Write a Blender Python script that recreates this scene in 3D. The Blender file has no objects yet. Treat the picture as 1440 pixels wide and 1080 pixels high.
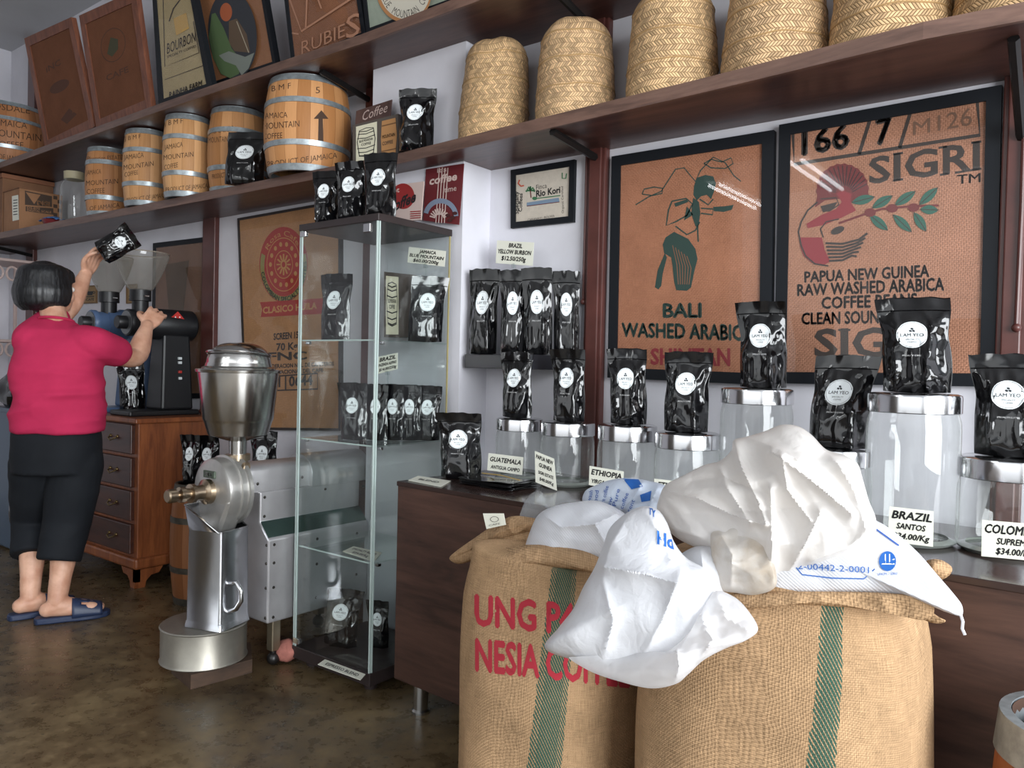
import bpy, bmesh, math, random
from mathutils import Vector, Matrix, noise
from mathutils.bvhtree import BVHTree
from mathutils.geometry import tessellate_polygon
random.seed(7)
SC = bpy.context.scene
COL = SC.collection
PI = math.pi

# ------------------------------------------------------------------ camera
F = 1095.0
CX, CY = 720.0, 540.0
CAMZ = 1.12
CAM = Vector((0, 0, CAMZ))
def _basis():
    a = Vector((0, 518 - CY, F)); b = Vector((1000, 518 - CY + 22.8, F))
    up = b.cross(a).normalized()
    if up.y > 0: up = -up
    xl = Vector((-710 - CX, 485 - CY, F)).normalized()
    xl = (xl - up * xl.dot(up)).normalized()
    X = -xl; Z = up; Y = Z.cross(X)
    return X, Y, Z
BX, BY, BZ = _basis()
def ray(px, py):
    d = Vector((px - CX, py - CY, F))
    return Vector((BX.dot(d), BY.dot(d), BZ.dot(d)))
FWD = ray(CX, CY).normalized()
cam = bpy.data.cameras.new('camera')
camo = bpy.data.objects.new('camera', cam); COL.objects.link(camo)
_r = ray(CX + 1, CY) - ray(CX, CY); _u = ray(CX, CY - 1) - ray(CX, CY); _b = -FWD
camo.matrix_world = Matrix(((_r.x, _u.x, _b.x, 0), (_r.y, _u.y, _b.y, 0), (_r.z, _u.z, _b.z, CAMZ), (0, 0, 0, 1)))
cam.sensor_width = 36; cam.lens = F / 1440 * 36; cam.clip_start = 0.02
SC.camera = camo

# ------------------------------------------------------------------ light and exposure
SC.view_settings.view_transform = 'Standard'
SC.view_settings.look = 'None'
SC.view_settings.gamma = 1
SC.view_settings.use_curve_mapping = False
SC.view_settings.exposure = 0.9
SC.cycles.transparent_max_bounces = 24
SC.cycles.max_bounces = 10
SC.cycles.caustics_reflective = False
SC.cycles.caustics_refractive = False
SC.cycles.sample_clamp_indirect = 4.0
W = bpy.data.worlds.new('street daylight'); SC.world = W; W.use_nodes = True
wn = W.node_tree.nodes; wl = W.node_tree.links
bg = wn['Background']
tc = wn.new('ShaderNodeTexCoord'); sx = wn.new('ShaderNodeSeparateXYZ'); wl.new(tc.outputs['Generated'], sx.inputs[0])
rp = wn.new('ShaderNodeValToRGB'); wl.new(sx.outputs['Z'], rp.inputs[0])
e = rp.color_ramp.elements
e[0].position = 0.0; e[0].color = (0.16, 0.16, 0.16, 1)
e[1].position = 0.6; e[1].color = (0.72, 0.86, 1.0, 1)
k = e.new(0.02); k.color = (0.35, 0.36, 0.36, 1)
k = e.new(0.16); k.color = (1.0, 1.0, 1.0, 1)
wl.new(rp.outputs[0], bg.inputs[0]); bg.inputs[1].default_value = 0.5
def area(name, loc, direction, sx_, sy_, power, color=(1, 1, 1)):
    l = bpy.data.lights.new(name, 'AREA'); l.shape = 'RECTANGLE'; l.size = sx_; l.size_y = sy_; l.energy = power; l.color = color
    o = bpy.data.objects.new(name, l); COL.objects.link(o); o.location = loc
    o.rotation_euler = Vector(direction).to_track_quat('-Z', 'Y').to_euler()
    return o
# daylight through the open shop front (to the right) and an added soft fill on the open side behind the camera
area('side_opening_daylight', (2.9, -0.2, 1.6), (-1, 0.12, -0.05), 3.2, 2.3, 200, (0.93, 0.97, 1.0))
area('front_fill_light', (-0.4, -3.3, 1.7), (-0.1, 1, -0.03), 5.6, 2.6, 30, (0.93, 0.97, 1.0))

# ------------------------------------------------------------------ pixel helpers (rays of the camera met with real surfaces)
def at_y(px, py, y): d = ray(px, py); return CAM + d * (y / d.y)
def at_x(px, py, x): d = ray(px, py); return CAM + d * (x / d.x)
def at_z(px, py, z): d = ray(px, py); return CAM + d * ((z - CAMZ) / d.z)
def ppm(p): return F / (Vector(p) - CAM).dot(FWD)

# ------------------------------------------------------------------ materials
def lin(c):
    return tuple(((v / 255) / 12.92 if v / 255 <= 0.04045 else ((v / 255 + 0.055) / 1.055) ** 2.4) for v in c) + (1,)
MATS = {}
class NT:
    def __init__(s, m): s.n = m.node_tree.nodes; s.l = m.node_tree.links; s.b = s.n.get('Principled BSDF'); s.out = s.n.get('Material Output')
    def new(s, t, **k):
        x = s.n.new('ShaderNode' + t)
        for a, v in k.items(): setattr(x, a, v)
        return x
    def set(s, sock, v):
        if hasattr(v, 'is_output') or hasattr(v, 'links') and not isinstance(v, (int, float)): s.l.new(v, sock)
        else: sock.default_value = v
    def math(s, op, a, b=0.0, c=None):
        x = s.new('Math', operation=op); s.set(x.inputs[0], a); s.set(x.inputs[1], b)
        if c is not None: s.set(x.inputs[2], c)
        return x.outputs[0]
    def mix(s, f, a, b, mode='MIX'):
        x = s.new('Mix', data_type='RGBA', blend_type=mode); s.set(x.inputs[0], f); s.set(x.inputs[6], a); s.set(x.inputs[7], b); return x.outputs[2]
    def ramp(s, f, stops):
        x = s.new('ValToRGB'); s.l.new(f, x.inputs[0]); el = x.color_ramp.elements
        while len(el) < len(stops): el.new(0.5)
        for q, (p, c) in zip(el, stops): q.position = p; q.color = c
        return x.outputs[0]
    def coord(s, kind='Object', scale=(1, 1, 1)):
        t = s.new('TexCoord'); m = s.new('Mapping'); s.l.new(t.outputs[kind], m.inputs[0]); m.inputs['Scale'].default_value = scale; return m.outputs[0]
    def noise(s, vec, scale, detail=4, rough=0.55, dist=0.0):
        x = s.new('TexNoise'); s.l.new(vec, x.inputs['Vector']); x.inputs['Scale'].default_value = scale; x.inputs['Detail'].default_value = detail
        x.inputs['Roughness'].default_value = rough; x.inputs['Distortion'].default_value = dist; return x.outputs[0]
    def bump(s, h, strength, dist=0.002):
        x = s.new('Bump'); x.inputs['Strength'].default_value = strength; x.inputs['Distance'].default_value = dist
        s.l.new(h, x.inputs['Height']); s.l.new(x.outputs[0], s.b.inputs['Normal']); return x
def M(name, c, rough=0.5, metal=0.0, var=None, bump=None, spec=0.5, coat=0.0, stretch=(1, 1, 1), alpha=1.0):
    """plain procedural material: base colour, optional noise variation var=(scale, amount) and bump=(scale, strength)"""
    if name in MATS: return MATS[name]
    m = bpy.data.materials.new(name); m.use_nodes = True; t = NT(m); b = t.b
    col = lin(c)
    b.inputs['Base Color'].default_value = col; b.inputs['Roughness'].default_value = rough; b.inputs['Metallic'].default_value = metal
    b.inputs['Specular IOR Level'].default_value = spec; b.inputs['Coat Weight'].default_value = coat; b.inputs['Coat Roughness'].default_value = 0.1
    if alpha < 1: b.inputs['Alpha'].default_value = alpha
    vec = t.coord('Object', stretch)
    if var:
        n = t.noise(vec, var[0], 5, 0.6)
        lo = tuple(max(0, v * (1 - var[1])) for v in col[:3]) + (1,); hi = tuple(min(1, v * (1 + var[1])) for v in col[:3]) + (1,)
        t.l.new(t.ramp(n, [(0.3, lo), (0.7, hi)]), b.inputs['Base Color'])
    if bump: t.bump(t.noise(vec, bump[0], 5, 0.6), bump[1])
    MATS[name] = m; return m
def wood(name, dark, light, rough=0.35, axis='X', scale=9, coat=0.0, bands=1.0, bump=0.15):
    if name in MATS: return MATS[name]
    m = bpy.data.materials.new(name); m.use_nodes = True; t = NT(m)
    st = {'X': (0.12, 1, 1), 'Y': (1, 0.12, 1), 'Z': (1, 1, 0.12)}[axis]
    vec = t.coord('Object', st)
    n1 = t.noise(vec, scale * 2.2, 6, 0.62, 1.2); n2 = t.noise(vec, scale * 11, 3, 0.6, 0.3)
    f = t.math('ADD', t.math('MULTIPLY', n1, 0.75), t.math('MULTIPLY', n2, 0.25))
    t.l.new(t.ramp(f, [(0.36, lin(dark)), (0.64, lin(light))]), t.b.inputs['Base Color'])
    t.b.inputs['Roughness'].default_value = rough; t.b.inputs['Coat Weight'].default_value = coat; t.b.inputs['Coat Roughness'].default_value = 0.15
    t.bump(f, bump, 0.002)
    MATS[name] = m; return m
def thin_glass(name, tint, ior=1.45, rough=0.01, edge=0.0, edgecol=(0.6, 0.66, 0.66, 1), haze=0.0):
    """a sheet of clear glass: lets light straight through, mirrors by Fresnel; edge>0 makes grazing angles milky"""
    if name in MATS: return MATS[name]
    m = bpy.data.materials.new(name); m.use_nodes = True; t = NT(m); t.n.remove(t.b)
    tr = t.new('BsdfTransparent'); tr.inputs[0].default_value = tint
    gl = t.new('BsdfGlossy'); gl.inputs['Roughness'].default_value = rough; gl.inputs[0].default_value = (1, 1, 1, 1)
    lf = t.new('LayerWeight'); lf.inputs[0].default_value = 0.5; f0 = ((ior - 1) / (ior + 1)) ** 2
    fr = t.math('ADD', t.math('MULTIPLY', t.math('POWER', lf.outputs['Facing'], 5.0), 1 - f0), f0)
    mx = t.new('MixShader'); t.l.new(fr, mx.inputs[0]); t.l.new(tr.outputs[0], mx.inputs[1]); t.l.new(gl.outputs[0], mx.inputs[2])
    last = mx.outputs[0]
    if edge:
        lw = t.new('LayerWeight'); lw.inputs[0].default_value = 0.35
        df = t.new('BsdfDiffuse'); df.inputs[0].default_value = edgecol
        f = t.math('ADD', t.math('MULTIPLY', t.math('POWER', lw.outputs['Facing'], 2.2), edge), haze)
        m2 = t.new('MixShader'); t.l.new(f, m2.inputs[0]); t.l.new(last, m2.inputs[1]); t.l.new(df.outputs[0], m2.inputs[2]); last = m2.outputs[0]
    t.l.new(last, t.out.inputs[0]); MATS[name] = m; return m
def film(name, c, rough=0.35, clear=0.2, trans=0.35, bumpscale=60, dirt=None, weave=False):
    """thin polythene / woven plastic: diffuse + translucent + gloss, partly clear"""
    if name in MATS: return MATS[name]
    m = bpy.data.materials.new(name); m.use_nodes = True; t = NT(m)
    t.b.inputs['Base Color'].default_value = lin(c); t.b.inputs['Roughness'].default_value = rough
    vec = t.coord('Object')
    if dirt:
        n = t.noise(vec, dirt[0], 6, 0.65)
        t.l.new(t.ramp(n, [(0.45, lin(c)), (0.62, lin(dirt[1])), (0.75, lin(dirt[2]))]), t.b.inputs['Base Color'])
    if weave:
        uv = t.coord('UV'); sp = t.new('SeparateXYZ'); t.l.new(uv, sp.inputs[0])
        a = t.math('SINE', t.math('MULTIPLY', t.math('ADD', sp.outputs[0], sp.outputs[1]), 2 * PI / 0.006)); b2 = t.noise(vec, 25, 5)
        t.bump(t.math('ADD', t.math('MULTIPLY', a, 0.18), b2), 0.35, 0.003)
    else:
        r1 = t.math('ABSOLUTE', t.math('SUBTRACT', t.noise(vec, bumpscale * .3, 3, 0.5, 0.8), .5)); r2 = t.math('ABSOLUTE', t.math('SUBTRACT', t.noise(vec, bumpscale, 3, 0.55, 0.5), .5))
        t.bump(t.math('ADD', t.math('MINIMUM', t.math('MULTIPLY', r1, 3.0), .5), t.math('MINIMUM', t.math('MULTIPLY', r2, 1.2), .3)), 0.3, 0.005)
    tl = t.new('BsdfTranslucent'); tl.inputs[0].default_value = lin(c)
    mx = t.new('MixShader'); mx.inputs[0].default_value = trans; t.l.new(t.b.outputs[0], mx.inputs[1]); t.l.new(tl.outputs[0], mx.inputs[2])
    tr = t.new('BsdfTransparent')
    m2 = t.new('MixShader'); m2.inputs[0].default_value = clear; t.l.new(mx.outputs[0], m2.inputs[1]); t.l.new(tr.outputs[0], m2.inputs[2])
    t.l.new(m2.outputs[0], t.out.inputs[0]); MATS[name] = m; return m
def burlap(name, base=(196, 150, 100), thread=0.0042, stripe=None, var=0.36):
    """plain woven jute; uv in metres; stripe=(centre u, half width) weaves a green band"""
    if name in MATS: return MATS[name]
    m = bpy.data.materials.new(name); m.use_nodes = True; t = NT(m)
    uv = t.coord('UV'); ob = t.coord('Object')
    wob = t.noise(uv, 22, 2); 
    sp = t.new('SeparateXYZ'); t.l.new(uv, sp.inputs[0])
    u = t.math('ADD', sp.outputs[0], t.math('MULTIPLY', wob, 0.012)); v = t.math('ADD', sp.outputs[1], t.math('MULTIPLY', wob, 0.006))
    su = t.math('ABSOLUTE', t.math('SINE', t.math('MULTIPLY', u, PI / thread))); sv = t.math('ABSOLUTE', t.math('SINE', t.math('MULTIPLY', v, PI / thread)))
    ck = t.math('MODULO', t.math('ADD', t.math('FLOOR', t.math('MULTIPLY', u, 1 / thread)), t.math('FLOOR', t.math('MULTIPLY', v, 1 / thread))), 2.0)
    ck = t.math('ABSOLUTE', ck)
    h = t.math('ADD', t.math('MULTIPLY', ck, su), t.math('MULTIPLY', t.math('SUBTRACT', 1.0, ck), sv))
    big = t.noise(ob, 7, 4); fib = t.noise(t.coord('UV', (30, 700, 1)), 1.0, 2); fib2 = t.noise(t.coord('UV', (700, 30, 1)), 1.0, 2)
    b = lin(base)
    c = t.ramp(t.math('ADD', t.math('MULTIPLY', t.math('ADD', fib, fib2), 0.33), t.math('MULTIPLY', big, 0.34)),
               [(0.38, tuple(x * (1 - var) for x in b[:3]) + (1,)), (0.62, tuple(min(1, x * (1 + var)) for x in b[:3]) + (1,))])
    if stripe:
        d = t.math('ABSOLUTE', t.math('SUBTRACT', t.math('ADD', sp.outputs[0], t.math('MULTIPLY', sp.outputs[1], stripe[2])), stripe[0]))
        f = t.math('LESS_THAN', t.math('ADD', d, t.math('MULTIPLY', t.math('SUBTRACT', t.noise(uv, 90, 2), 0.5), 0.012)), stripe[1])
        tw = t.math('FRACT', t.math('MULTIPLY', t.math('ADD', sp.outputs[0], t.math('MULTIPLY', sp.outputs[1], 0.6)), 1 / 0.0068))
        fl = t.math('LESS_THAN', t.math('ADD', tw, t.math('MULTIPLY', t.noise(uv, 300, 2), .5)), 0.88)
        edge = t.math('LESS_THAN', d, stripe[1] * 0.62)
        fl = t.math('MAXIMUM', fl, t.math('MULTIPLY', edge, t.math('LESS_THAN', tw, 0.8)))
        c = t.mix(t.math('MULTIPLY', f, t.math('MULTIPLY', fl, 0.9)), c, lin((30, 84, 74)))
    dk = t.math('ADD', t.math('MULTIPLY', h, 0.34), 0.74)
    cc = t.new('Mix', data_type='RGBA', blend_type='MULTIPLY'); cc.inputs[0].default_value = 1.0
    t.l.new(c, cc.inputs[6]); cb = t.new('CombineColor'); [t.l.new(dk, cb.inputs[i]) for i in range(3)]; t.l.new(cb.outputs[0], cc.inputs[7])
    t.l.new(cc.outputs[2], t.b.inputs['Base Color']); t.b.inputs['Roughness'].default_value = 0.95; t.b.inputs['Specular IOR Level'].default_value = 0.1
    t.bump(h, 0.4, 0.002); MATS[name] = m; return m
def plait(name, base, dark, row=0.019, strip=0.0095):
    """plaited palm strips in zigzag rows; uv in metres"""
    if name in MATS: return MATS[name]
    m = bpy.data.materials.new(name); m.use_nodes = True; t = NT(m)
    uv0 = t.coord('UV'); nz = t.new('TexNoise'); t.l.new(uv0, nz.inputs['Vector']); nz.inputs['Scale'].default_value = 9
    wob = t.math('MULTIPLY', t.math('SUBTRACT', nz.outputs[0], 0.5), 0.02)
    sp = t.new('SeparateXYZ'); t.l.new(uv0, sp.inputs[0])
    u = sp.outputs[0]; v = t.math('ADD', sp.outputs[1], wob)
    vr = t.math('DIVIDE', v, row); r = t.math('FLOOR', vr); fr = t.math('FRACT', vr)
    d = t.math('SUBTRACT', t.math('MULTIPLY', t.math('MODULO', t.math('ABSOLUTE', r), 2.0), 2.0), 1.0)
    s = t.math('ADD', t.math('DIVIDE', u, strip), t.math('MULTIPLY', d, t.math('MULTIPLY', fr, 1.35)))
    s = t.math('ADD', s, t.math('MULTIPLY', wob, 20))
    idd = t.math('FLOOR', s); f = t.math('FRACT', s)
    pf = t.math('SUBTRACT', 1.0, t.math('POWER', t.math('ABSOLUTE', t.math('SUBTRACT', t.math('MULTIPLY', f, 2.0), 1.0)), 5.0))
    pr = t.math('SUBTRACT', 1.0, t.math('POWER', t.math('ABSOLUTE', t.math('SUBTRACT', t.math('MULTIPLY', fr, 2.0), 1.0)), 6.0))
    h = t.math('MULTIPLY', pf, t.math('ADD', t.math('MULTIPLY', pr, 0.6), 0.4))
    cb = t.new('CombineXYZ'); t.l.new(idd, cb.inputs[0]); t.l.new(r, cb.inputs[1])
    wh = t.new('TexWhiteNoise', noise_dimensions='3D'); t.l.new(cb.outputs[0], wh.inputs['Vector'])
    big = t.noise(t.coord('Object'), 6, 3)
    b = lin(base); k = lin(dark)
    c = t.ramp(t.math('ADD', t.math('MULTIPLY', wh.outputs[0], 0.5), t.math('MULTIPLY', big, 0.5)), [(0.25, tuple(x * 0.62 for x in b[:3]) + (1,)), (0.75, tuple(min(1, x * 1.25) for x in b[:3]) + (1,))])
    c = t.mix(t.math('SUBTRACT', 1.0, t.math('POWER', h, 0.6)), c, k)
    t.l.new(c, t.b.inputs['Base Color']); t.b.inputs['Roughness'].default_value = 0.55; t.b.inputs['Specular IOR Level'].default_value = 0.3
    t.bump(h, 0.9, 0.004); MATS[name] = m; return m
def staves(name, base):
    """barrel staves: u in metres round the barrel, one tone per stave, dark joints"""
    if name in MATS: return MATS[name]
    m = bpy.data.materials.new(name); m.use_nodes = True; t = NT(m)
    sp = t.new('SeparateXYZ'); t.l.new(t.coord('UV'), sp.inputs[0])
    s = t.math('MULTIPLY', sp.outputs[0], 1 / 0.055); idd = t.math('FLOOR', s); f = t.math('FRACT', s)
    wh = t.new('TexWhiteNoise', noise_dimensions='1D'); t.l.new(idd, wh.inputs['W'])
    gr = t.noise(t.coord('UV', (60, 4, 1)), 2.0, 5, 0.6, 0.5)
    b = lin(base)
    c = t.ramp(t.math('ADD', t.math('MULTIPLY', wh.outputs[0], 0.6), t.math('MULTIPLY', gr, 0.4)),
               [(0.2, (b[0] * 0.72, b[1] * 0.64, b[2] * 0.55, 1)), (0.8, (min(1, b[0] * 1.15), min(1, b[1] * 1.18), min(1, b[2] * 1.25), 1))])
    j = t.math('LESS_THAN', t.math('ABSOLUTE', t.math('SUBTRACT', f, 0.5)), 0.48)
    c = t.mix(t.math('ADD', t.math('MULTIPLY', j, 0.5), 0.5), (b[0] * 0.3, b[1] * 0.22, b[2] * 0.15, 1), c)
    t.l.new(c, t.b.inputs['Base Color']); t.b.inputs['Roughness'].default_value = 0.5; t.b.inputs['Specular IOR Level'].default_value = 0.3
    t.bump(gr, 0.1); MATS[name] = m; return m

# ------------------------------------------------------------------ geometry
class G:
    def __init__(s): s.v = []; s.f = []; s.uv = {}
    def add(s, verts, faces, uvs=None):
        o = len(s.v); s.v += [Vector(q) for q in verts]; s.f += [tuple(i + o for i in q) for q in faces]
        if uvs:
            for i, q in enumerate(uvs): s.uv[o + i] = q
        return s
    def box(s, x0, x1, y0, y1, z0, z1):
        return s.add([(x0, y0, z0), (x1, y0, z0), (x1, y1, z0), (x0, y1, z0), (x0, y0, z1), (x1, y0, z1), (x1, y1, z1), (x0, y1, z1)],
                     [(0, 3, 2, 1), (4, 5, 6, 7), (0, 1, 5, 4), (1, 2, 6, 5), (2, 3, 7, 6), (3, 0, 4, 7)])
    def hexa(s, p): return s.add(p, [(0, 3, 2, 1), (4, 5, 6, 7), (0, 1, 5, 4), (1, 2, 6, 5), (2, 3, 7, 6), (3, 0, 4, 7)])
    def prism(s, pts, dirv):
        """closed polygon pts (3D) extruded along dirv"""
        n = len(pts); d = Vector(dirv); a = [Vector(p) for p in pts]; b = [p + d for p in a]
        tris = tessellate_polygon([a]); f = [tuple(t) for t in tris] + [tuple(i + n for i in reversed(t)) for t in tris]
        f += [(i, (i + 1) % n, (i + 1) % n + n, i + n) for i in range(n)]
        return s.add(a + b, f)
    def lathe(s, prof, c=(0, 0, 0), n=32, axis='Z', closed=False):
        """prof: (r, z) list turned about an axis through c"""
        c = Vector(c); vs = []; fs = []; m = len(prof)
        for j, (r, z) in enumerate(prof):
            for i in range(n):
                a = 2 * PI * i / n; x, y = r * math.cos(a), r * math.sin(a)
                vs.append(c + (Vector((x, y, z)) if axis == 'Z' else Vector((x, z, y)) if axis == 'Y' else Vector((z, x, y))))
        for j in range(m - 1):
            for i in range(n):
                fs.append((j * n + i, j * n + (i + 1) % n, (j + 1) * n + (i + 1) % n, (j + 1) * n + i))
        if prof[0][0] > 1e-6: fs.append(tuple(reversed(range(n))))
        if prof[-1][0] > 1e-6: fs.append(tuple((m - 1) * n + i for i in range(n)))
        return s.add(vs, fs)
    def tube(s, pts, rad, n=12, cap=True):
        pts = [Vector(p) for p in pts]; rad = rad if hasattr(rad, '__len__') else [rad] * len(pts); vs = []; fs = []
        t0 = (pts[1] - pts[0]).normalized(); nrm = t0.orthogonal().normalized()
        for i, p in enumerate(pts):
            t = ((pts[min(i + 1, len(pts) - 1)] - pts[max(i - 1, 0)])).normalized()
            nrm = (nrm - t * nrm.dot(t)).normalized(); bn = t.cross(nrm)
            for k in range(n):
                a = 2 * PI * k / n; vs.append(p + (nrm * math.cos(a) + bn * math.sin(a)) * rad[i])
        for i in range(len(pts) - 1):
            for k in range(n): fs.append((i * n + k, i * n + (k + 1) % n, (i + 1) * n + (k + 1) % n, (i + 1) * n + k))
        if cap: fs.append(tuple(reversed(range(n)))); fs.append(tuple((len(pts) - 1) * n + k for k in range(n)))
        return s.add(vs, fs)
    def grid(s, fn, nu, nv, uvfn=None):
        vs = []; uv = []
        for j in range(nv + 1):
            for i in range(nu + 1):
                u, v = i / nu, j / nv; vs.append(fn(u, v)); uv.append(uvfn(u, v) if uvfn else (u, v))
        w = nu + 1
        return s.add(vs, [(j * w + i, j * w + i + 1, (j + 1) * w + i + 1, (j + 1) * w + i) for j in range(nv) for i in range(nu)], uv)
    def ball(s, c, r, n=14, sz=(1, 1, 1)):
        prof = [(max(1e-7, r * math.sin(PI * i / n)), -r * math.cos(PI * i / n)) for i in range(n + 1)]
        o = len(s.v); s.lathe(prof, (0, 0, 0), n * 2)
        for i in range(o, len(s.v)): v = s.v[i]; s.v[i] = Vector(c) + Vector((v.x * sz[0], v.y * sz[1], v.z * sz[2]))
        return s
    def tf(s, mtx): s.v = [mtx @ v for v in s.v]; return s
    def bvh(s): return BVHTree.FromPolygons([tuple(v) for v in s.v], s.f)
BASE = {}
def tag(o, label, cat, group=None):
    o['label'] = label; o['category'] = cat
    if group: o['group'] = group
    return o
def thing(name, label, cat, loc=(0, 0, 0), rz=0.0, group=None):
    o = bpy.data.objects.new(name, None); COL.objects.link(o); o.empty_display_size = 0.05
    o.location = loc; o.rotation_euler = (0, 0, rz); tag(o, label, cat, group)
    BASE[o] = Matrix.Translation(Vector(loc)) @ Matrix.Rotation(rz, 4, 'Z'); return o
def obj(name, g, mat, parent=None, smooth=True, bevel=0, label=None, local=False, sub=0, angle=40, solid=0):
    """one mesh object; verts are world coordinates unless local (then those of the parent thing)"""
    vs = g.v
    b = BASE.get(parent)
    if parent is not None and not local and b is not None: inv = b.inverted(); vs = [inv @ v for v in vs]
    origin = None
    if parent is None:
        lo = Vector([min(v[i] for v in vs) for i in range(3)]); hi = Vector([max(v[i] for v in vs) for i in range(3)])
        origin = Vector(((lo.x + hi.x) / 2, (lo.y + hi.y) / 2, lo.z)); vs = [v - origin for v in vs]
    me = bpy.data.meshes.new(name); me.from_pydata([tuple(v) for v in vs], [], g.f); 
    for m_ in (mat if isinstance(mat, (list, tuple)) else [mat]): me.materials.append(m_)
    if g.uv:
        ul = me.uv_layers.new(name='UVMap')
        for lp in me.loops: ul.data[lp.index].uv = g.uv.get(lp.vertex_index, (0, 0))
    if not getattr(g, 'keep', False):
        bm = bmesh.new(); bm.from_mesh(me); bmesh.ops.recalc_face_normals(bm, faces=bm.faces); bm.to_mesh(me); bm.free()
    if smooth:
        for p in me.polygons: p.use_smooth = True
        try: me.set_sharp_from_angle(angle=math.radians(angle))
        except Exception: pass
    o = bpy.data.objects.new(name, me); COL.objects.link(o)
    if parent is not None: o.parent = parent; BASE[o] = BASE.get(parent, Matrix())
    else: o.location = origin
    if bevel: md = o.modifiers.new('bevel', 'BEVEL'); md.width = bevel; md.segments = 2; md.limit_method = 'ANGLE'
    if solid: md = o.modifiers.new('solid', 'SOLIDIFY'); md.thickness = solid; md.offset = 0
    if sub: md = o.modifiers.new('sub', 'SUBSURF'); md.levels = sub; md.render_levels = sub
    if label: o['label'] = label
    return o
def structure(name, g, mat, **k):
    o = obj(name, g, mat, **k); o['kind'] = 'structure'; return o
def copy_tree(src, loc=None, rz=None, label=None, group=None, scale=None, parent=None):
    c = src.copy(); COL.objects.link(c)
    if parent is not None: c.parent = parent
    if loc is not None: c.location = loc
    if rz is not None: c.rotation_euler = (0, 0, rz)
    if scale is not None: c.scale = scale
    if label: c['label'] = label
    if group: c['group'] = group
    for ch in list(src.children): copy_tree(ch, parent=c)
    return c
# ------------------------------------------------------------------ lettering and drawn marks
_T = {}
def text2d(s, bold=0.0, shear=0.0):
    """outline of a string: verts with cap height 1, left-bottom 0; triangles; width"""
    key = (s, bold, shear)
    if key in _T: return _T[key]
    bm_ = bold if bold > 0.03 or ('M' in s and bold > 0) else 0
    cu = bpy.data.curves.new('t', 'FONT'); cu.body = s; cu.size = 1.0; cu.resolution_u = 2; cu.offset = 0 if bm_ else bold; cu.shear = shear
    ob = bpy.data.objects.new('t', cu); me = bpy.data.meshes.new_from_object(ob)
    me.calc_loop_triangles()
    vs = [(v.co.x, v.co.y) for v in me.vertices]; fs = [tuple(t.vertices) for t in me.loop_triangles]
    bpy.data.objects.remove(ob); bpy.data.curves.remove(cu); bpy.data.meshes.remove(me)
    if bm_:
        n0 = len(vs); vs0 = list(vs); fs0 = list(fs); vs = []; fs = []
        for dx, dy in ((-bm_, 0), (bm_, 0), (0, bm_), (0, -bm_)): fs += [tuple(i + len(vs) for i in f) for f in fs0]; vs += [(x + dx, y + dy) for x, y in vs0]
    if not vs: _T[key] = ([], [], 1); return _T[key]
    x0 = min(v[0] for v in vs); w = max(v[0] for v in vs) - x0; ch = 0.70
    vs = [((x - x0) / ch, y / ch) for x, y in vs]; _T[key] = (vs, fs, w / ch); return _T[key]
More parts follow.
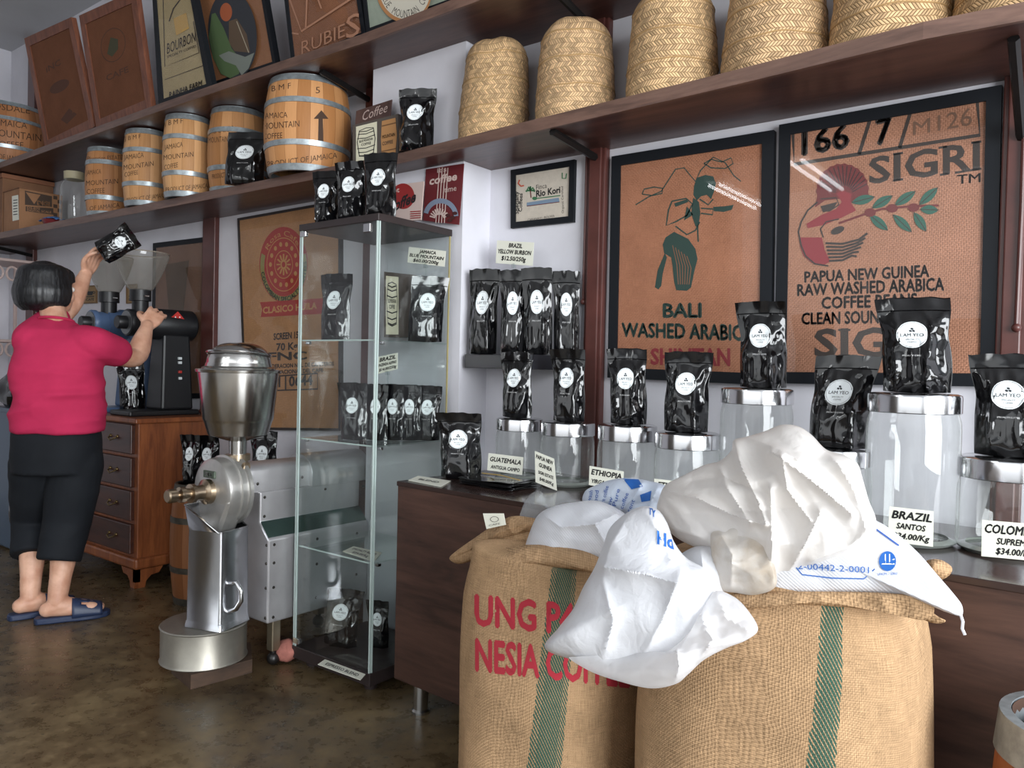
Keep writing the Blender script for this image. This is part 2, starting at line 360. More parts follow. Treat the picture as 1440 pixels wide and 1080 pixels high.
class Art:
    """marks drawn with a point function S(x, y) -> (point, outward normal); one mesh per material"""
    def __init__(s, S, parent, off=0.0006, names=None): s.S = S; s.p = parent; s.off = off; s.g = {}; s.k = 0; s.order = []
    def _put(s, pts, faces, mat, name, lift=None):
        key = (name, mat.name, s.k)
        if key not in s.g: s.g[key] = (G(), mat, name); s.order.append(key); 
        lift = s.off * (1 + 0.35 * (s.order.index(key) if s.k == 0 else 0)) if lift is None else lift
        res = [s.S(x, y) for x, y in pts]
        vs = []; ok = []
        for r in res:
            if r is None: vs.append(Vector((0, 0, 0))); ok.append(False)
            else: vs.append(r[0] + r[1] * lift); ok.append(True)
        s.g[key][0].add(vs, [f for f in faces if all(ok[i] for i in f)])
    def text(s, st, p0, p1, h, mat, name='lettering', bold=0.02, shear=0.0, h1=None, arc=None):
        vs, fs, w = text2d(st, bold, shear); h1 = h if h1 is None else h1
        up = -1
        pts = []
        for x, y in vs:
            q = x / w; hh = h + (h1 - h) * q
            pts.append((p0[0] + (p1[0] - p0[0]) * q, p0[1] + (p1[1] - p0[1]) * q + up * hh * y))
        s._put(pts, fs, mat, name)
    def textv(s, st, p0, p1, h, mat, name='lettering', bold=0.02):
        """text running along p0->p1 in any direction, letters square to it"""
        vs, fs, w = text2d(st, bold); d = Vector((p1[0] - p0[0], p1[1] - p0[1])); n = Vector((d.y, -d.x)).normalized()
        s._put([(p0[0] + d.x * x / w + n.x * h * y, p0[1] + d.y * x / w + n.y * h * y) for x, y in vs], fs, mat, name)
    def textarc(s, st, c, rx, ry, a0, a1, h, mat, name='lettering', bold=0.02):
        """letters round an ellipse from angle a0 to a1 (degrees, 0 right, 90 up); tops point outward if a0>a1"""
        vs, fs, w = text2d(st, bold); sg = 1 if a0 > a1 else -1
        pts = []
        for x, y in vs:
            a = math.radians(a0 + (a1 - a0) * x / w); q = 1 + sg * h * y / max(rx, ry)
            pts.append((c[0] + rx * q * math.cos(a), c[1] - ry * q * math.sin(a)))
        s._put(pts, fs, mat, name)
    def poly(s, pts, mat, name='emblem', sub=0):
        tris = tessellate_polygon([[Vector((x, y, 0)) for x, y in pts]])
        pts = list(pts); fs = [tuple(t) for t in tris]
        for _ in range(sub):
            mids = {}; nf = []
            def mid(a, b):
                k = (min(a, b), max(a, b))
                if k not in mids: pts.append(((pts[a][0] + pts[b][0]) / 2, (pts[a][1] + pts[b][1]) / 2)); mids[k] = len(pts) - 1
                return mids[k]
            for a, b, c in fs:
                x, y, z = mid(a, b), mid(b, c), mid(c, a); nf += [(a, x, z), (x, b, y), (z, y, c), (x, y, z)]
            fs = nf
        s._put(pts, fs, mat, name)
    def line(s, pts, w, mat, name='emblem', closed=False):
        pts = [Vector(p) for p in pts]
        if closed: pts = pts + [pts[0]]
        vs = []; fs = []
        for i, p in enumerate(pts):
            t = pts[min(i + 1, len(pts) - 1)] - pts[max(i - 1, 0)]
            if t.length < 1e-9: t = Vector((1, 0))
            n = Vector((-t.y, t.x)).normalized() * w / 2; vs += [tuple(p + n), tuple(p - n)]
        for i in range(len(pts) - 1): fs.append((2 * i, 2 * i + 1, 2 * i + 3, 2 * i + 2))
        s._put(vs, fs, mat, name)
    def ell(s, c, rx, ry, mat, name='emblem', n=36, rot=0.0):
        pts = []
        for i in range(n):
            a = 2 * PI * i / n; x, y = rx * math.cos(a), ry * math.sin(a); pts.append((c[0] + x * math.cos(rot) - y * math.sin(rot), c[1] + x * math.sin(rot) + y * math.cos(rot)))
        s._put([c] + pts, [(0, i + 1, (i + 1) % n + 1) for i in range(n)], mat, name)
    def ring(s, c, rx, ry, w, mat, name='emblem', n=40, a0=0, a1=360):
        m_ = max(4, int(n * abs(a1 - a0) / 360)); vs = []; fs = []
        for i in range(m_ + 1):
            a = math.radians(a0 + (a1 - a0) * i / m_); q = w / max(rx, ry)
            vs += [(c[0] + rx * math.cos(a), c[1] - ry * math.sin(a)), (c[0] + rx * (1 - q) * math.cos(a), c[1] - ry * (1 - q) * math.sin(a))]
            if i: fs.append((2 * i - 2, 2 * i - 1, 2 * i + 1, 2 * i))
        s._put(vs, fs, mat, name)
    def done(s):
        out = []
        for k in s.order:
            g, mat, name = s.g[k]
            if g.f:
                g.keep = True; out.append(obj(name, g, mat, s.p, smooth=False))
        return out
def S_plane(y):
    return lambda px, py: (at_y(px, py, y), Vector((0, -1, 0)))
def S_bvh(b):
    def f(px, py):
        d = ray(px, py).normalized(); h = b.ray_cast(CAM, d)
        if h[0] is None: return None
        n = h[1]
        return (h[0], -d * 1.0)
    return f
def S_quad(tl, tr, br, bl):
    """unit square (x right 0..1, y down 0..1) on a flat quad"""
    tl, tr, br, bl = map(Vector, (tl, tr, br, bl)); n = (tr - tl).cross(bl - tl).normalized() * -1
    c = (tl + tr + br + bl) / 4
    if n.dot(CAM - c) < 0: n = -n
    def f(x, y): return (tl.lerp(tr, x).lerp(bl.lerp(br, x), y), n)
    f.n = n; return f
# ------------------------------------------------------------------ palette
white_wall = M('limewashed wall', (214, 213, 220), 0.75, var=(3, 0.07), bump=(14, 0.25))
ceil_m = M('ceiling paint', (186, 187, 190), 0.8, var=(2, 0.05))
brown_paint = M('brown gloss paint', (84, 47, 42), 0.32, var=(9, 0.25), bump=(20, 0.1))
shelf_wood = wood('shelf wood', (58, 37, 34), (92, 62, 55), 0.33, 'X', 7, bump=0.1)
lam_wood = wood('dark wood laminate', (52, 35, 30), (88, 62, 52), 0.42, 'X', 6, bump=0.05)
counter_top_m = wood('counter top laminate', (46, 34, 31), (66, 50, 46), 0.16, 'X', 6, bump=0.03)
black_paint = M('black frame paint', (20, 23, 28), 0.5, spec=0.25)
steel = M('brushed steel', (190, 190, 188), 0.28, 1.0, var=(6, 0.15), bump=(40, 0.05))
chrome = M('polished lid steel', (200, 200, 202), 0.16, 1.0)
paper = M('card paper', (228, 228, 214), 0.6)
ink = M('black ink', (24, 24, 26), 0.6)
metal_dark = M('dark iron', (40, 38, 38), 0.45, 0.6)

# ------------------------------------------------------------------ room
fm = bpy.data.materials.new('polished brown screed'); fm.use_nodes = True; t = NT(fm)
vec = t.coord('Object'); n1 = t.noise(vec, 2.2, 6, 0.62, 0.4); n2 = t.noise(vec, 17, 5, 0.65)
f = t.math('ADD', t.math('MULTIPLY', n1, 0.62), t.math('MULTIPLY', n2, 0.38))
c = t.ramp(f, [(0.36, lin((56, 44, 31))), (0.5, lin((93, 77, 54))), (0.66, lin((134, 115, 84)))])
vo = t.new('TexVoronoi'); t.l.new(vec, vo.inputs['Vector']); vo.inputs['Scale'].default_value = 26
pit = t.math('MULTIPLY', t.math('LESS_THAN', vo.outputs['Distance'], 0.16), t.math('GREATER_THAN', n2, 0.53))
c = t.mix(t.math('MULTIPLY', pit, 0.6), c, lin((34, 25, 20)))
t.l.new(c, t.b.inputs['Base Color'])
t.l.new(t.ramp(n2, [(0.3, (0.2, 0.2, 0.2, 1)), (0.7, (0.42, 0.42, 0.42, 1))]), t.b.inputs['Roughness']); t.bump(f, 0.12, 0.004)
structure('floor', G().box(-6.7, 3.0, -3.5, 2.5, -0.12, 0.0), fm, smooth=False)
structure('ceiling', G().box(-6.7, 3.0, -3.5, 2.5, 3.4, 3.5), ceil_m, smooth=False)
YW, YC = 2.35, 2.19            # back wall face, front of the pier
XP0, XP1 = -2.428, -1.926
wg = G().prism([(-6.7, YW, 0), (XP0, YW, 0), (XP0, YC, 0), (XP1, YC, 0), (XP1, YW, 0), (3.0, YW, 0), (3.0, YW + 0.15, 0), (-6.7, YW + 0.15, 0)], (0, 0, 3.4))
structure('wall_back', wg, white_wall, smooth=False)
structure('wall_left', G().box(-6.7, -6.58, -3.5, YW, 0, 3.4), white_wall, smooth=False)
structure('wall_front', G().box(-6.58, -3.3, -3.5, -3.38, 0, 3.4), M('far wall paint', (120, 112, 106), 0.8), smooth=False)
for i, (x0, x1) in enumerate([(-6.2, -6.08), (-3.9, -3.785), (-2.62, -2.455), (-1.466, -1.393), (-0.232, -0.165)]):
    g = G().box(x0, x1, YW - 0.03, YW, 0, 3.4)
    if i >= 3: g.box(x0 + 0.012, x1 - 0.012, YW - 0.04, YW - 0.03, 0.7, 3.4)
    structure('trim_%d' % (i + 1), g, brown_paint, bevel=0.004, smooth=False)
# conduits clipped to the posts
for x, y, z0, z1, nm in [(-3.905, 2.335, 0.85, 1.88, 'cable on the left brown post'), (-1.475, 2.335, 1.36, 1.87, 'cable on the middle brown post'), (-0.185, 2.31, 1.25, 1.85, 'cable on the right brown post')]:
    c_ = tag(obj('cable', G().tube([(x, y - 0.004, z1), (x + 0.002, y - 0.008, (z0 + z1) / 2), (x - 0.001, y - 0.005, z0)], 0.006, 8), brown_paint), 'thin brown painted ' + nm, 'cable')
    e_ = obj('clip', G().ball((x - 0.001, y - 0.006, z0), 0.011, 8), brown_paint, None); 
    me_w = e_.matrix_world.copy(); e_.parent = c_; e_.location = e_.location - c_.location

# ------------------------------------------------------------------ twin-tube lamps over the shop floor
tube_m = bpy.data.materials.new('lit tube'); tube_m.use_nodes = True; t = NT(tube_m); t.b.inputs['Emission Color'].default_value = (0.95, 0.98, 1, 1); t.b.inputs['Emission Strength'].default_value = 14
for x0, y0, lb in ((-1.80, -0.90, 'twin-tube ceiling lamp mirrored in the Sigri frame glass'), (-2.56, -1.28, 'twin-tube ceiling lamp mirrored in the Bali frame glass')):
    r = thing('ceiling_lamp', lb, 'lamp', (x0, y0 - .5, 3.4), 0)
    g = G().box(x0 - .08, x0 + .08, y0 - 1.1, y0, 2.66, 2.72); obj('housing', g, M('lamp housing', (230, 230, 228), .5), r, smooth=False, bevel=.004)
    for dx in (-.045, .045): obj('tube', G().lathe([(0, y0 - 1.07), (.013, y0 - 1.07), (.013, y0 - .03), (0, y0 - .03)], (x0 + dx, 0, 2.63), 14, 'Y'), tube_m, r)
    for yy in (y0 - .15, y0 - .95): obj('rod', G().tube([(x0, yy, 2.71), (x0, yy, 3.4)], .006, 8), metal_dark, r)

# ------------------------------------------------------------------ long shelves
def shelf(name, label, zt, th, front, br_x, group):  # br_x: bracket x, wall y, drop
    r = thing(name, label, 'shelf', (front[0][0], YW, zt), 0, group)
    def clip(p): return p
    pts = [(x, y, zt - th) for x, y in front] + [(front[-1][0], YW, zt - th), (XP1, YW, zt - th), (XP1, YC, zt - th), (XP0, YC, zt - th), (XP0, YW, zt - th), (front[0][0], YW, zt - th)]
    obj('board', G().prism(pts, (0, 0, th)), shelf_wood, r, smooth=False, bevel=0.003)
    lip = G()
    for (xa, ya), (xb, yb) in zip(front, front[1:]):
        lip.hexa([(xa, ya - 0.012, zt - th - 0.003), (xb, yb - 0.012, zt - th - 0.003), (xb, yb, zt - th - 0.003), (xa, ya, zt - th - 0.003),
                  (xa, ya - 0.012, zt + 0.001), (xb, yb - 0.012, zt + 0.001), (xb, yb, zt + 0.001), (xa, ya, zt + 0.001)])
    obj('edge_strip', lip, wood('shelf edge wood', (84, 62, 54), (120, 92, 80), 0.4, 'X', 9), r, smooth=False)
    for x, yb, dx in br_x:
        g = G().tube([(x, yb, zt - th - dx), (x, yb - 0.26, zt - th - 0.008)], 0.013, 6)
        obj('bracket', g, metal_dark, r, smooth=False)
    return r
mid = [(-6.56, 1.99), (-5.73, 1.992), (-4.0, 2.041), (-2.84, 2.066), (-2.16, 2.086), (-1.66, 2.053), (-1.18, 2.026), (-0.88, 2.01), (-0.58, 1.986), (-0.355, 1.969), (-0.16, 1.983), (0.8, 1.985)]
shelf('long_shelf', 'long dark brown wooden shelf carrying the barrels and plaited baskets', 1.92, 0.035, mid, [(-6.1, YW - 0.03, 0.04), (-1.43, YW - 0.04, 0.03), (-0.19, YW - 0.04, 0.16)], 'long brown wall shelves')
up = [(-6.56, 1.98), (-5.0, 1.972), (-3.7, 1.968), (-2.8, 1.978), (-2.26, 1.992), (-1.79, 1.98), (0.8, 1.98)]
shelf('long_shelf', 'upper dark brown wooden shelf along which framed sacks lean', 2.36, 0.032, up, [(-2.6, YW - 0.03, 0.05), (-1.43, YW - 0.04, 0.05)], 'long brown wall shelves')

# ------------------------------------------------------------------ counter
ang = math.atan2(1.676 - 1.76, 1.565)
def ctop(x, y, z):  # counter frame: x along from its left end, y back from its front
    c, s = math.cos(ang), math.sin(ang); return Vector((-1.80 + x * c - y * s, 1.765 + x * s + y * c, z))
def cbox(g, x0, x1, y0, y1, z0, z1): return g.hexa([ctop(x0, y0, z0), ctop(x1, y0, z0), ctop(x1, y1, z0), ctop(x0, y1, z0), ctop(x0, y0, z1), ctop(x1, y0, z1), ctop(x1, y1, z1), ctop(x0, y1, z1)])
ct = thing('counter', 'low dark wood laminate counter holding the glass jars of coffee', 'counter', ctop(0, 0, 0), ang)
obj('carcass', cbox(cbox(G(), 0.012, 2.7, 0.02, 0.55, 0.115, 0.735), 0.0, 0.018, 0.0, 0.55, 0.11, 0.74), lam_wood, ct, smooth=False)
dm = lam_wood
cbox_front = cbox(G(), 0.0, 1.05, -0.004, 0.02, 0.112, 0.738); obj('front_panel', cbox_front, dm, ct, smooth=False, bevel=0.002)
obj('front_panel', cbox(G(), 1.053, 2.7, -0.004, 0.02, 0.112, 0.738), dm, ct, smooth=False, bevel=0.002)
obj('worktop', cbox(G(), -0.004, 2.7, -0.006, 0.56, 0.735, 0.75), counter_top_m, ct, smooth=False, bevel=0.002)
for x, y in [(0.06, 0.06), (0.06, 0.48), (1.05, 0.06), (1.9, 0.06), (2.6, 0.06)]:
    p = ctop(x, y, 0); lg = obj('leg', G().lathe([(0.024, 0.012), (0.024, 0.112)], p, 20), steel, ct, label='round brushed steel leg')
    obj('foot', G().lathe([(0.03, 0.0), (0.03, 0.008), (0.024, 0.014)], p, 20), steel, lg)

# ------------------------------------------------------------------ glossy coffee pouches
pouch_m = M('black foil', (11, 11, 13), 0.12, 0.0, spec=0.6, coat=0.0, bump=(30, 0.06))
label_m = M('white label paper', (232, 238, 240), 0.45)
lab_ink = M('label ink', (40, 44, 50), 0.6)
pale_ink = M('pale print', (190, 190, 190), 0.5)
BW, BH, BD = 0.136, 0.225, 0.040
def pouch_surface(seed, slump=0.0):
    o = Vector((seed * 7.3, seed * 3.1, seed * 1.7)); rnd = random.Random(seed)
    top_b = rnd.uniform(-0.012, 0.012); top_t = rnd.uniform(-0.03, 0.03); foldx = rnd.uniform(0.32, 0.62); tw = rnd.uniform(-0.02, 0.02)
    def f(u, v, side=1):
        w = BW / 2 * (0.90 + 0.06 * v + (0.05 if v > 0.86 else 0.05 * max(0, v - 0.6) / 0.26) - 0.07 * math.exp(-((v - 0.62) / 0.16) ** 2) + 0.03 * noise.noise(Vector((u * 1.2 + (0 if u < 0 else 5), v * 3, seed))))
        d = BD * (1.05 - 0.25 * math.exp(-(v / 0.05) ** 2)) * (1 - max(0, (v - 0.12) / 0.74) ** 1.7) if v < 0.86 else 0
        d = max(d, 0.0018)
        e = min(1.0, (1 - abs(u)) / 0.46) ** 0.75
        y = -d * e
        # creases: long ridge on the right flank, small crumples all over, fading in the header
        k = min(1, max(0, (0.9 - v) / 0.12)); inner = min(1, (1 - abs(u)) * 5)
        q = Vector((u * 1.6, v * 3.0, side * 2.0)) + o
        r1 = abs(noise.noise(q * 1.3)); r2 = abs(noise.noise(q * 3.1 + Vector((3, 9, 1))))
        cre = -0.012 * math.exp(-((u - foldx + 0.25 * (v - 0.4)) / 0.09) ** 2) * max(0, 1 - v / 0.8) + 0.006 * math.exp(-((u + 0.62) / 0.08) ** 2) * (1 - v)
        calm = 1 - 0.85 * math.exp(-(((u + 0.02) / 0.42) ** 2 + ((v - 0.60) / 0.2) ** 2))
        flank = 1.0 + 1.3 * (abs(u) > 0.4)
        y += inner * k * calm * flank * (0.012 * (r1 - 0.22) + 0.0025 * (r2 - 0.2)) + inner * cre * k
        y = -max(-y, 0.0012) if side > 0 else -max(-y, 0.0012)
        bend = top_b * max(0, (v - 0.7) / 0.3) ** 2 + top_t * max(0, v - 0.8) * u + 0.0025 * math.sin(u * 7 + seed) * max(0, v - 0.8) * 5
        z = BH * v * (1 - 0.012 * u * u) + (0.003 * noise.noise(Vector((u * 3, seed, 0))) if v > 0.9 else 0) + BH * 0.012 * (u * u) * (v < 0.05)
        return Vector((u * w + tw * v * v, (y if side > 0 else -y * 0.9) + bend, z))
    return f
PROTO = []
def make_pouch(seed):
    f = pouch_surface(seed)
    r = thing('coffee_pouch', 'proto', 'coffee bag')
    g = G(); NU, NV = 44, 46
    us = [math.sin((2 * i / NU - 1) * PI / 2) for i in range(NU + 1)]
    g.grid(lambda a, v: f(us[round(a * NU)], v, 1), NU, NV)
    g.grid(lambda a, v: f(us[round(a * NU)], v, -1), NU, NV)
    bm_w = NU + 1; off = bm_w * (NV + 1)
    for i in range(NU): g.f.append((i, i + 1, off + i + 1, off + i)); g.f.append((NV * bm_w + i, NV * bm_w + i + 1, off + NV * bm_w + i + 1, off + NV * bm_w + i))
    g.uv = {}
    obj('pouch', g, pouch_m, r, angle=75)
    zp = G().grid(lambda u, v: f(-0.97 + 1.94 * u, 0.855 + 0.012 * v, 1) + Vector((0, -0.0028 * math.sin(PI * v), 0)), 24, 4); zp.uv = {}
    obj('zip_seal', zp, pouch_m, r)
    hb = f(0, 0.6, 1)
    def S(x, y):  # x, y in units of label radius, label centre at v = .6
        u = x * 0.031 / (BW / 2 * 0.95) - 0.02; v = 0.60 - y * 0.031 / BH
        p = f(u, v, 1); e = 0.004
        n = (f(u + e, v, 1) - f(u - e, v, 1)).cross(f(u, v + e, 1) - f(u, v - e, 1)).normalized()
        if n.y > 0: n = -n
        return p, n
    a = Art(S, r, 0.0012)
    # disc of rings so it follows the pouch
    pts = [(0, 0)]; fs = []; n = 28
    for k in range(1, 5):
        for i in range(n): pts.append((k / 4 * math.cos(2 * PI * i / n), k / 4 * math.sin(2 * PI * i / n)))
    fs = [(0, 1 + i, 1 + (i + 1) % n) for i in range(n)]
    for k in range(3):
        for i in range(n): fs.append((1 + k * n + i, 1 + (k + 1) * n + i, 1 + (k + 1) * n + (i + 1) % n, 1 + k * n + (i + 1) % n))
    a._put(pts, fs, label_m, 'label')
    a.text('LAM YEO', (-0.74, 0.14), (0.74, 0.14), 0.24, lab_ink, bold=0.012)
    a.text('SPECIALTY', (-0.42, 0.42), (0.42, 0.42), 0.11, lab_ink, bold=0.0); a.text('COFFEE', (-0.28, 0.62), (0.28, 0.62), 0.11, lab_ink, bold=0.0)
    a.ring((0, 0), 0.93, 0.93, 0.02, lab_ink, 'lettering')
    for q in ((-0.1, -0.28), (0.1, -0.28), (0, -0.44)): a.ell(q, 0.1, 0.075, lab_ink, 'lettering', 10, 0.4)
    a.text('SPECIALTY COFFEE', (-0.62, 1.62), (0.62, 1.62), 0.11, pale_ink, 'caption', bold=0.01)
    a.done()
    return r
NEXT = {}
def pouch(px, pyb, pyt, pw, y=None, z=None, yaw=0.0, label='', group=None, seed=0, flip=1.0, depth=1.0, base=None):
    """a pouch whose foot stands on plane y (or shelf height z); height and width from its size in the photo"""
    p = base if base is not None else (at_z(px, pyb, z) if y is None else at_y(px, pyb, y))
    s = ppm(p); h = (pyb - pyt) / s; rel = math.atan2(-p.x, p.y) * -1
    toward = math.atan2(-p.x, p.y)      # angle from -y towards +x of the direction to the camera
    c = max(0.45, math.cos(toward - yaw)); w = pw / s / (c + 0.22 * math.sqrt(max(0, 1 - c * c)))
    if z is not None and y is not None: p.z = z
    src = PROTO[seed]
    loc = (p.x, p.y, p.z); sc = (w / BW, (w / BW) * depth, h / BH)
    if seed not in NEXT:
        NEXT[seed] = 1; o = src; o.location = loc; o.rotation_euler = (0, 0, yaw); o.scale = sc; tag(o, label, 'coffee bag', group)
    else: o = copy_tree(src, loc, yaw, label, group, sc); 
    if 'group' in o and group is None: del o['group']
    return o
for s_ in range(6): PROTO.append(make_pouch(s_))

# ------------------------------------------------------------------ price cards
def card(px_tl, px_tr, px_br, px_bl, y_t, y_b, lines, label, group='price cards', name='price_card', hw=None, th=0.0012, mat=None):
    q = [at_y(*px_tl, y_t), at_y(*px_tr, y_t), at_y(*px_br, y_b), at_y(*px_bl, y_b)]
    S = S_quad(*q); n = S.n
    g = G().hexa([q[3], q[2], q[2] - n * th, q[3] - n * th, q[0], q[1], q[1] - n * th, q[0] - n * th])
    r = thing(name, label, 'price card', (q[3] + q[2]) / 2, 0, group)
    obj('card', g, mat or paper, r, smooth=False)
    a = Art(S, r, 0.0006)
    for st, x0, x1, yb, h in lines: a.text(st, (x0, yb), (x1, yb), h, ink, bold=0.035, shear=0.2)
    a.done(); return r, q

# ------------------------------------------------------------------ glass jars on the counter
jar_glass = thin_glass('jar glass', (0.95, 0.962, 0.955, 1), 1.5, 0.015, 0.5, (0.55, 0.58, 0.57, 1), 0.03)
JARS = []
def jar(px, y, z0, pw_lid, pyt_lid, lidh, label, pw_body=None):
    p = at_y(px, 540, y); p.z = z0; s = ppm(p); rl = pw_lid / s / 2; rb = (pw_body or pw_lid) / s / 2
    zt = at_y(px, pyt_lid, y).z; hl = lidh / s
    r = thing('glass_jar', label, 'jar', p, 0, 'glass storage jars')
    zb = zt - hl
    prof = [(0.0, z0 + 0.012), (rb * 0.8, z0 + 0.010), (rb * 0.86, z0), (rb * 0.97, z0 + 0.006), (rb, z0 + 0.02), (rb, zb - 0.035), (rb * 0.985, zb - 0.018), (rb * 0.95, zb - 0.004), (rb * 0.945, zb + 0.01)]
    g = G().lathe([(q, z - p.z) for q, z in prof], p, 48); g.f = [f for f in g.f if len(f) == 4]
    obj('glass_body', g, jar_glass, r, angle=60)
    rim = G().lathe([(rb * 0.80, 0.0005), (rb * 0.87, 0.0005), (rb * 0.96, 0.008), (rb * 0.80, 0.014)], p, 48); rim.f = [f for f in rim.f if len(f) == 4]
    obj('glass_foot', rim, M('thick jar glass', (172, 178, 172), 0.08, coat=0.5), r)
    obj('lid', G().lathe([(rl * 0.97, zb - p.z), (rl, zb - p.z + 0.002), (rl, zt - p.z - 0.008), (rl * 0.985, zt - p.z - 0.003), (rl * 0.9, zt - p.z), (0.0, zt - p.z + 0.0005)], p, 48), chrome, r, angle=35, label='polished steel lid')
    JARS.append((p, zt)); return r
ZC = 0.7505
J = [(732, 2.10, 66, 588, 17, 'glass jar farthest left on the counter, behind the Guatemala card'),
     (800, 2.10, 76, 593, 19, 'glass jar second from the left, behind the Papua New Guinea card'),
     (884, 2.08, 83, 597, 22, 'glass jar third from the left, behind the Ethiopia Yirgacheffe card'),
     (969, 2.06, 91, 608, 22, 'glass jar fourth from the left, beside the pale Ethiopia card at the white sack'),
     (1065, 2.10, 98, 546, 22, 'tall glass jar below the Bali frame corner, behind crinkled white plastic'),
     (1180, 2.05, 92, 630, 24, 'short glass jar mostly hidden by crinkled plastic, left of the tall Brazil jar'),
     (1286, 1.95, 120, 553, 27, 'tallest wide glass jar standing behind the Brazil Santos card'),
     (1424, 1.98, 128, 643, 30, 'glass jar at far right edge behind the Colombia card')]
for px, y, pw, pt, lh, lb in J: jar(px, y, ZC, pw, pt, lh, lb)
GP = 'coffee bags on the jar lids'
for (jx, a, b, w, yaw, lb, sd, dp) in [
    (728, 591, 498, 50, 0.1, 'black coffee bag on the leftmost counter jar, above Guatemala card', 0, .9),
    (801, 597, 495, 53, 0.15, 'black coffee bag on second jar, in front of the brown post', 1, .9),
    (885, 601, 494, 59, 0.2, 'black coffee bag on third jar, overlapping the Bali frame lower left', 2, .9),
    (966, 612, 499, 69, 0.25, 'black coffee bag leaning on fourth jar, under SHINTAN lettering', 3, .9),
    (1073, 551, 429, 72, 0.1, 'black coffee bag on tall jar between the Bali and Sigri frames', 4, .9),
    (1180, 632, 502, 88, 0.0, 'black coffee bag on short jar just right of the crinkled white plastic', 5, .9),
    (1289, 556, 421, 98, 0.0, 'black coffee bag on the tall jar above the Brazil Santos card', 2, .9),
    (1424, 650, 505, 98, 0.0, 'black coffee bag at far right edge above the Colombia card', 0, .9)]:
    i = [728, 801, 885, 966, 1073, 1180, 1289, 1424].index(jx); p, zt = JARS[i]
    bp = at_y(jx, 540, p.y - 0.005); bp.z = zt + 0.001
    dy = 0
    pouch(jx, a, b, w, base=bp, yaw=yaw, label=lb, group=GP, seed=sd, depth=dp)

# bag standing on the counter, flat empty bags, cards lying and standing on the counter
pouch(648, 672, 580, 66, z=ZC, yaw=0.45, label='black coffee bag standing on left end of the counter beside the glass cabinet', seed=1)
fr = thing('empty_bag_pile', 'flat stack of empty black coffee bags with yellow elastic band on counter', 'empty bags', at_z(700, 682, ZC))
pg = G()
cpt = at_z(700, 683, ZC)
for k in range(5):
    a0 = 0.05 * math.sin(k * 2.1); 
    def leaf(u, v, k=k, a0=a0):
        x = (u - 0.5) * 0.21; y = (v - 0.5) * 0.13; c, s = math.cos(a0), math.sin(a0)
        return Vector((cpt.x + x * c - y * s + 0.004 * math.sin(k * 3), cpt.y + x * s + y * c, ZC + 0.003 + k * 0.004 + 0.004 * noise.noise(Vector((u * 2, v * 2, k))) * 1.0 + 0.010 * max(0, abs(u - 0.5) - 0.4) * k))
    pg.grid(leaf, 16, 10); pg.uv = {}
obj('bags', pg, pouch_m, fr, solid=0.002)
obj('elastic_band', G().tube([(cpt.x - 0.09, cpt.y + 0.03, ZC + 0.028), (cpt.x, cpt.y + 0.012, ZC + 0.032), (cpt.x + 0.1, cpt.y - 0.02, ZC + 0.03)], 0.0018, 6), M('elastic', (190, 160, 90), 0.5), fr)
def lying(px, lines, label, z, mat=None, grp='cards lying flat', col=None):
    q = [at_z(x, y, z + 0.0025) for x, y in px]; S = S_quad(*q); n = Vector((0, 0, 1))
    r = thing('price_card', label, 'price card', (q[0] + q[2]) / 2 - Vector((0, 0, 0.0025)), 0, grp)
    g = G().hexa([q[3] - n * .002, q[2] - n * .002, q[1] - n * .002, q[0] - n * .002, q[3], q[2], q[1], q[0]]); obj('card', g, mat or paper, r, smooth=False)
    S2 = lambda x, y: (S(x, y)[0], n)
    a = Art(S2, r, 0.0005)
    for st, x0, x1, yb, h in lines: a.text(st, (x0, yb), (x1, yb), h, ink, bold=0.02)
    a.done(); return r
lying([(588, 669), (634, 676), (620, 684), (574, 675)], [('BLEND', .2, .8, .65, .25)], 'pale price card lying flat on left end of the counter', ZC)
card((687, 637), (736, 643), (734, 668), (685, 661), 2.015, 2.0, [('GUATEMALA', .06, .95, .45, .26), ('ANTIGUA CAMPO', .1, .93, .86, .2)], 'white price card reading Guatemala behind the flat black bags')
card((752, 634), (779, 645), (783, 690), (753, 678), 1.965, 1.955, [('PAPUA NEW', .06, .95, .22, .13), ('GUINEA', .2, .85, .45, .13), ('SIGRI ESTATE', .15, .9, .68, .1), ('$48.00/Kg', .2, .88, .88, .1)], 'tall white price card reading Papua New Guinea at second jar')
card((829, 655), (877, 663), (876, 690), (828, 682), 1.95, 1.94, [('ETHIOPIA', .06, .95, .42, .28), ('YIRGACHEFFE', .08, .95, .85, .2)], 'white price card reading Ethiopia Yirgacheffe before the third jar')
card((920, 673), (972, 679), (971, 706), (919, 700), 1.93, 1.92, [('ETHIOPIA', .1, .92, .42, .28), ('GUJI', .3, .7, .85, .2)], 'white Ethiopia price card half hidden behind the white sacks')
card((1251, 712), (1313, 719), (1312, 769), (1248, 761), 1.805, 1.79, [('BRAZIL', .06, .97, .32, .22), ('SANTOS', .18, .84, .6, .16), ('$34.00/Kg', .1, .93, .88, .16)], 'white price card reading Brazil Santos in front of the tallest jar')
card((1381, 731), (1466, 738), (1466, 790), (1380, 782), 1.80, 1.785, [('COLOMBIA', .05, .96, .34, .24), ('SUPREMO', .25, .85, .63, .17), ('$34.00/Kg', .24, .86, .9, .17)], 'white price card reading Colombia Supremo at the right edge')

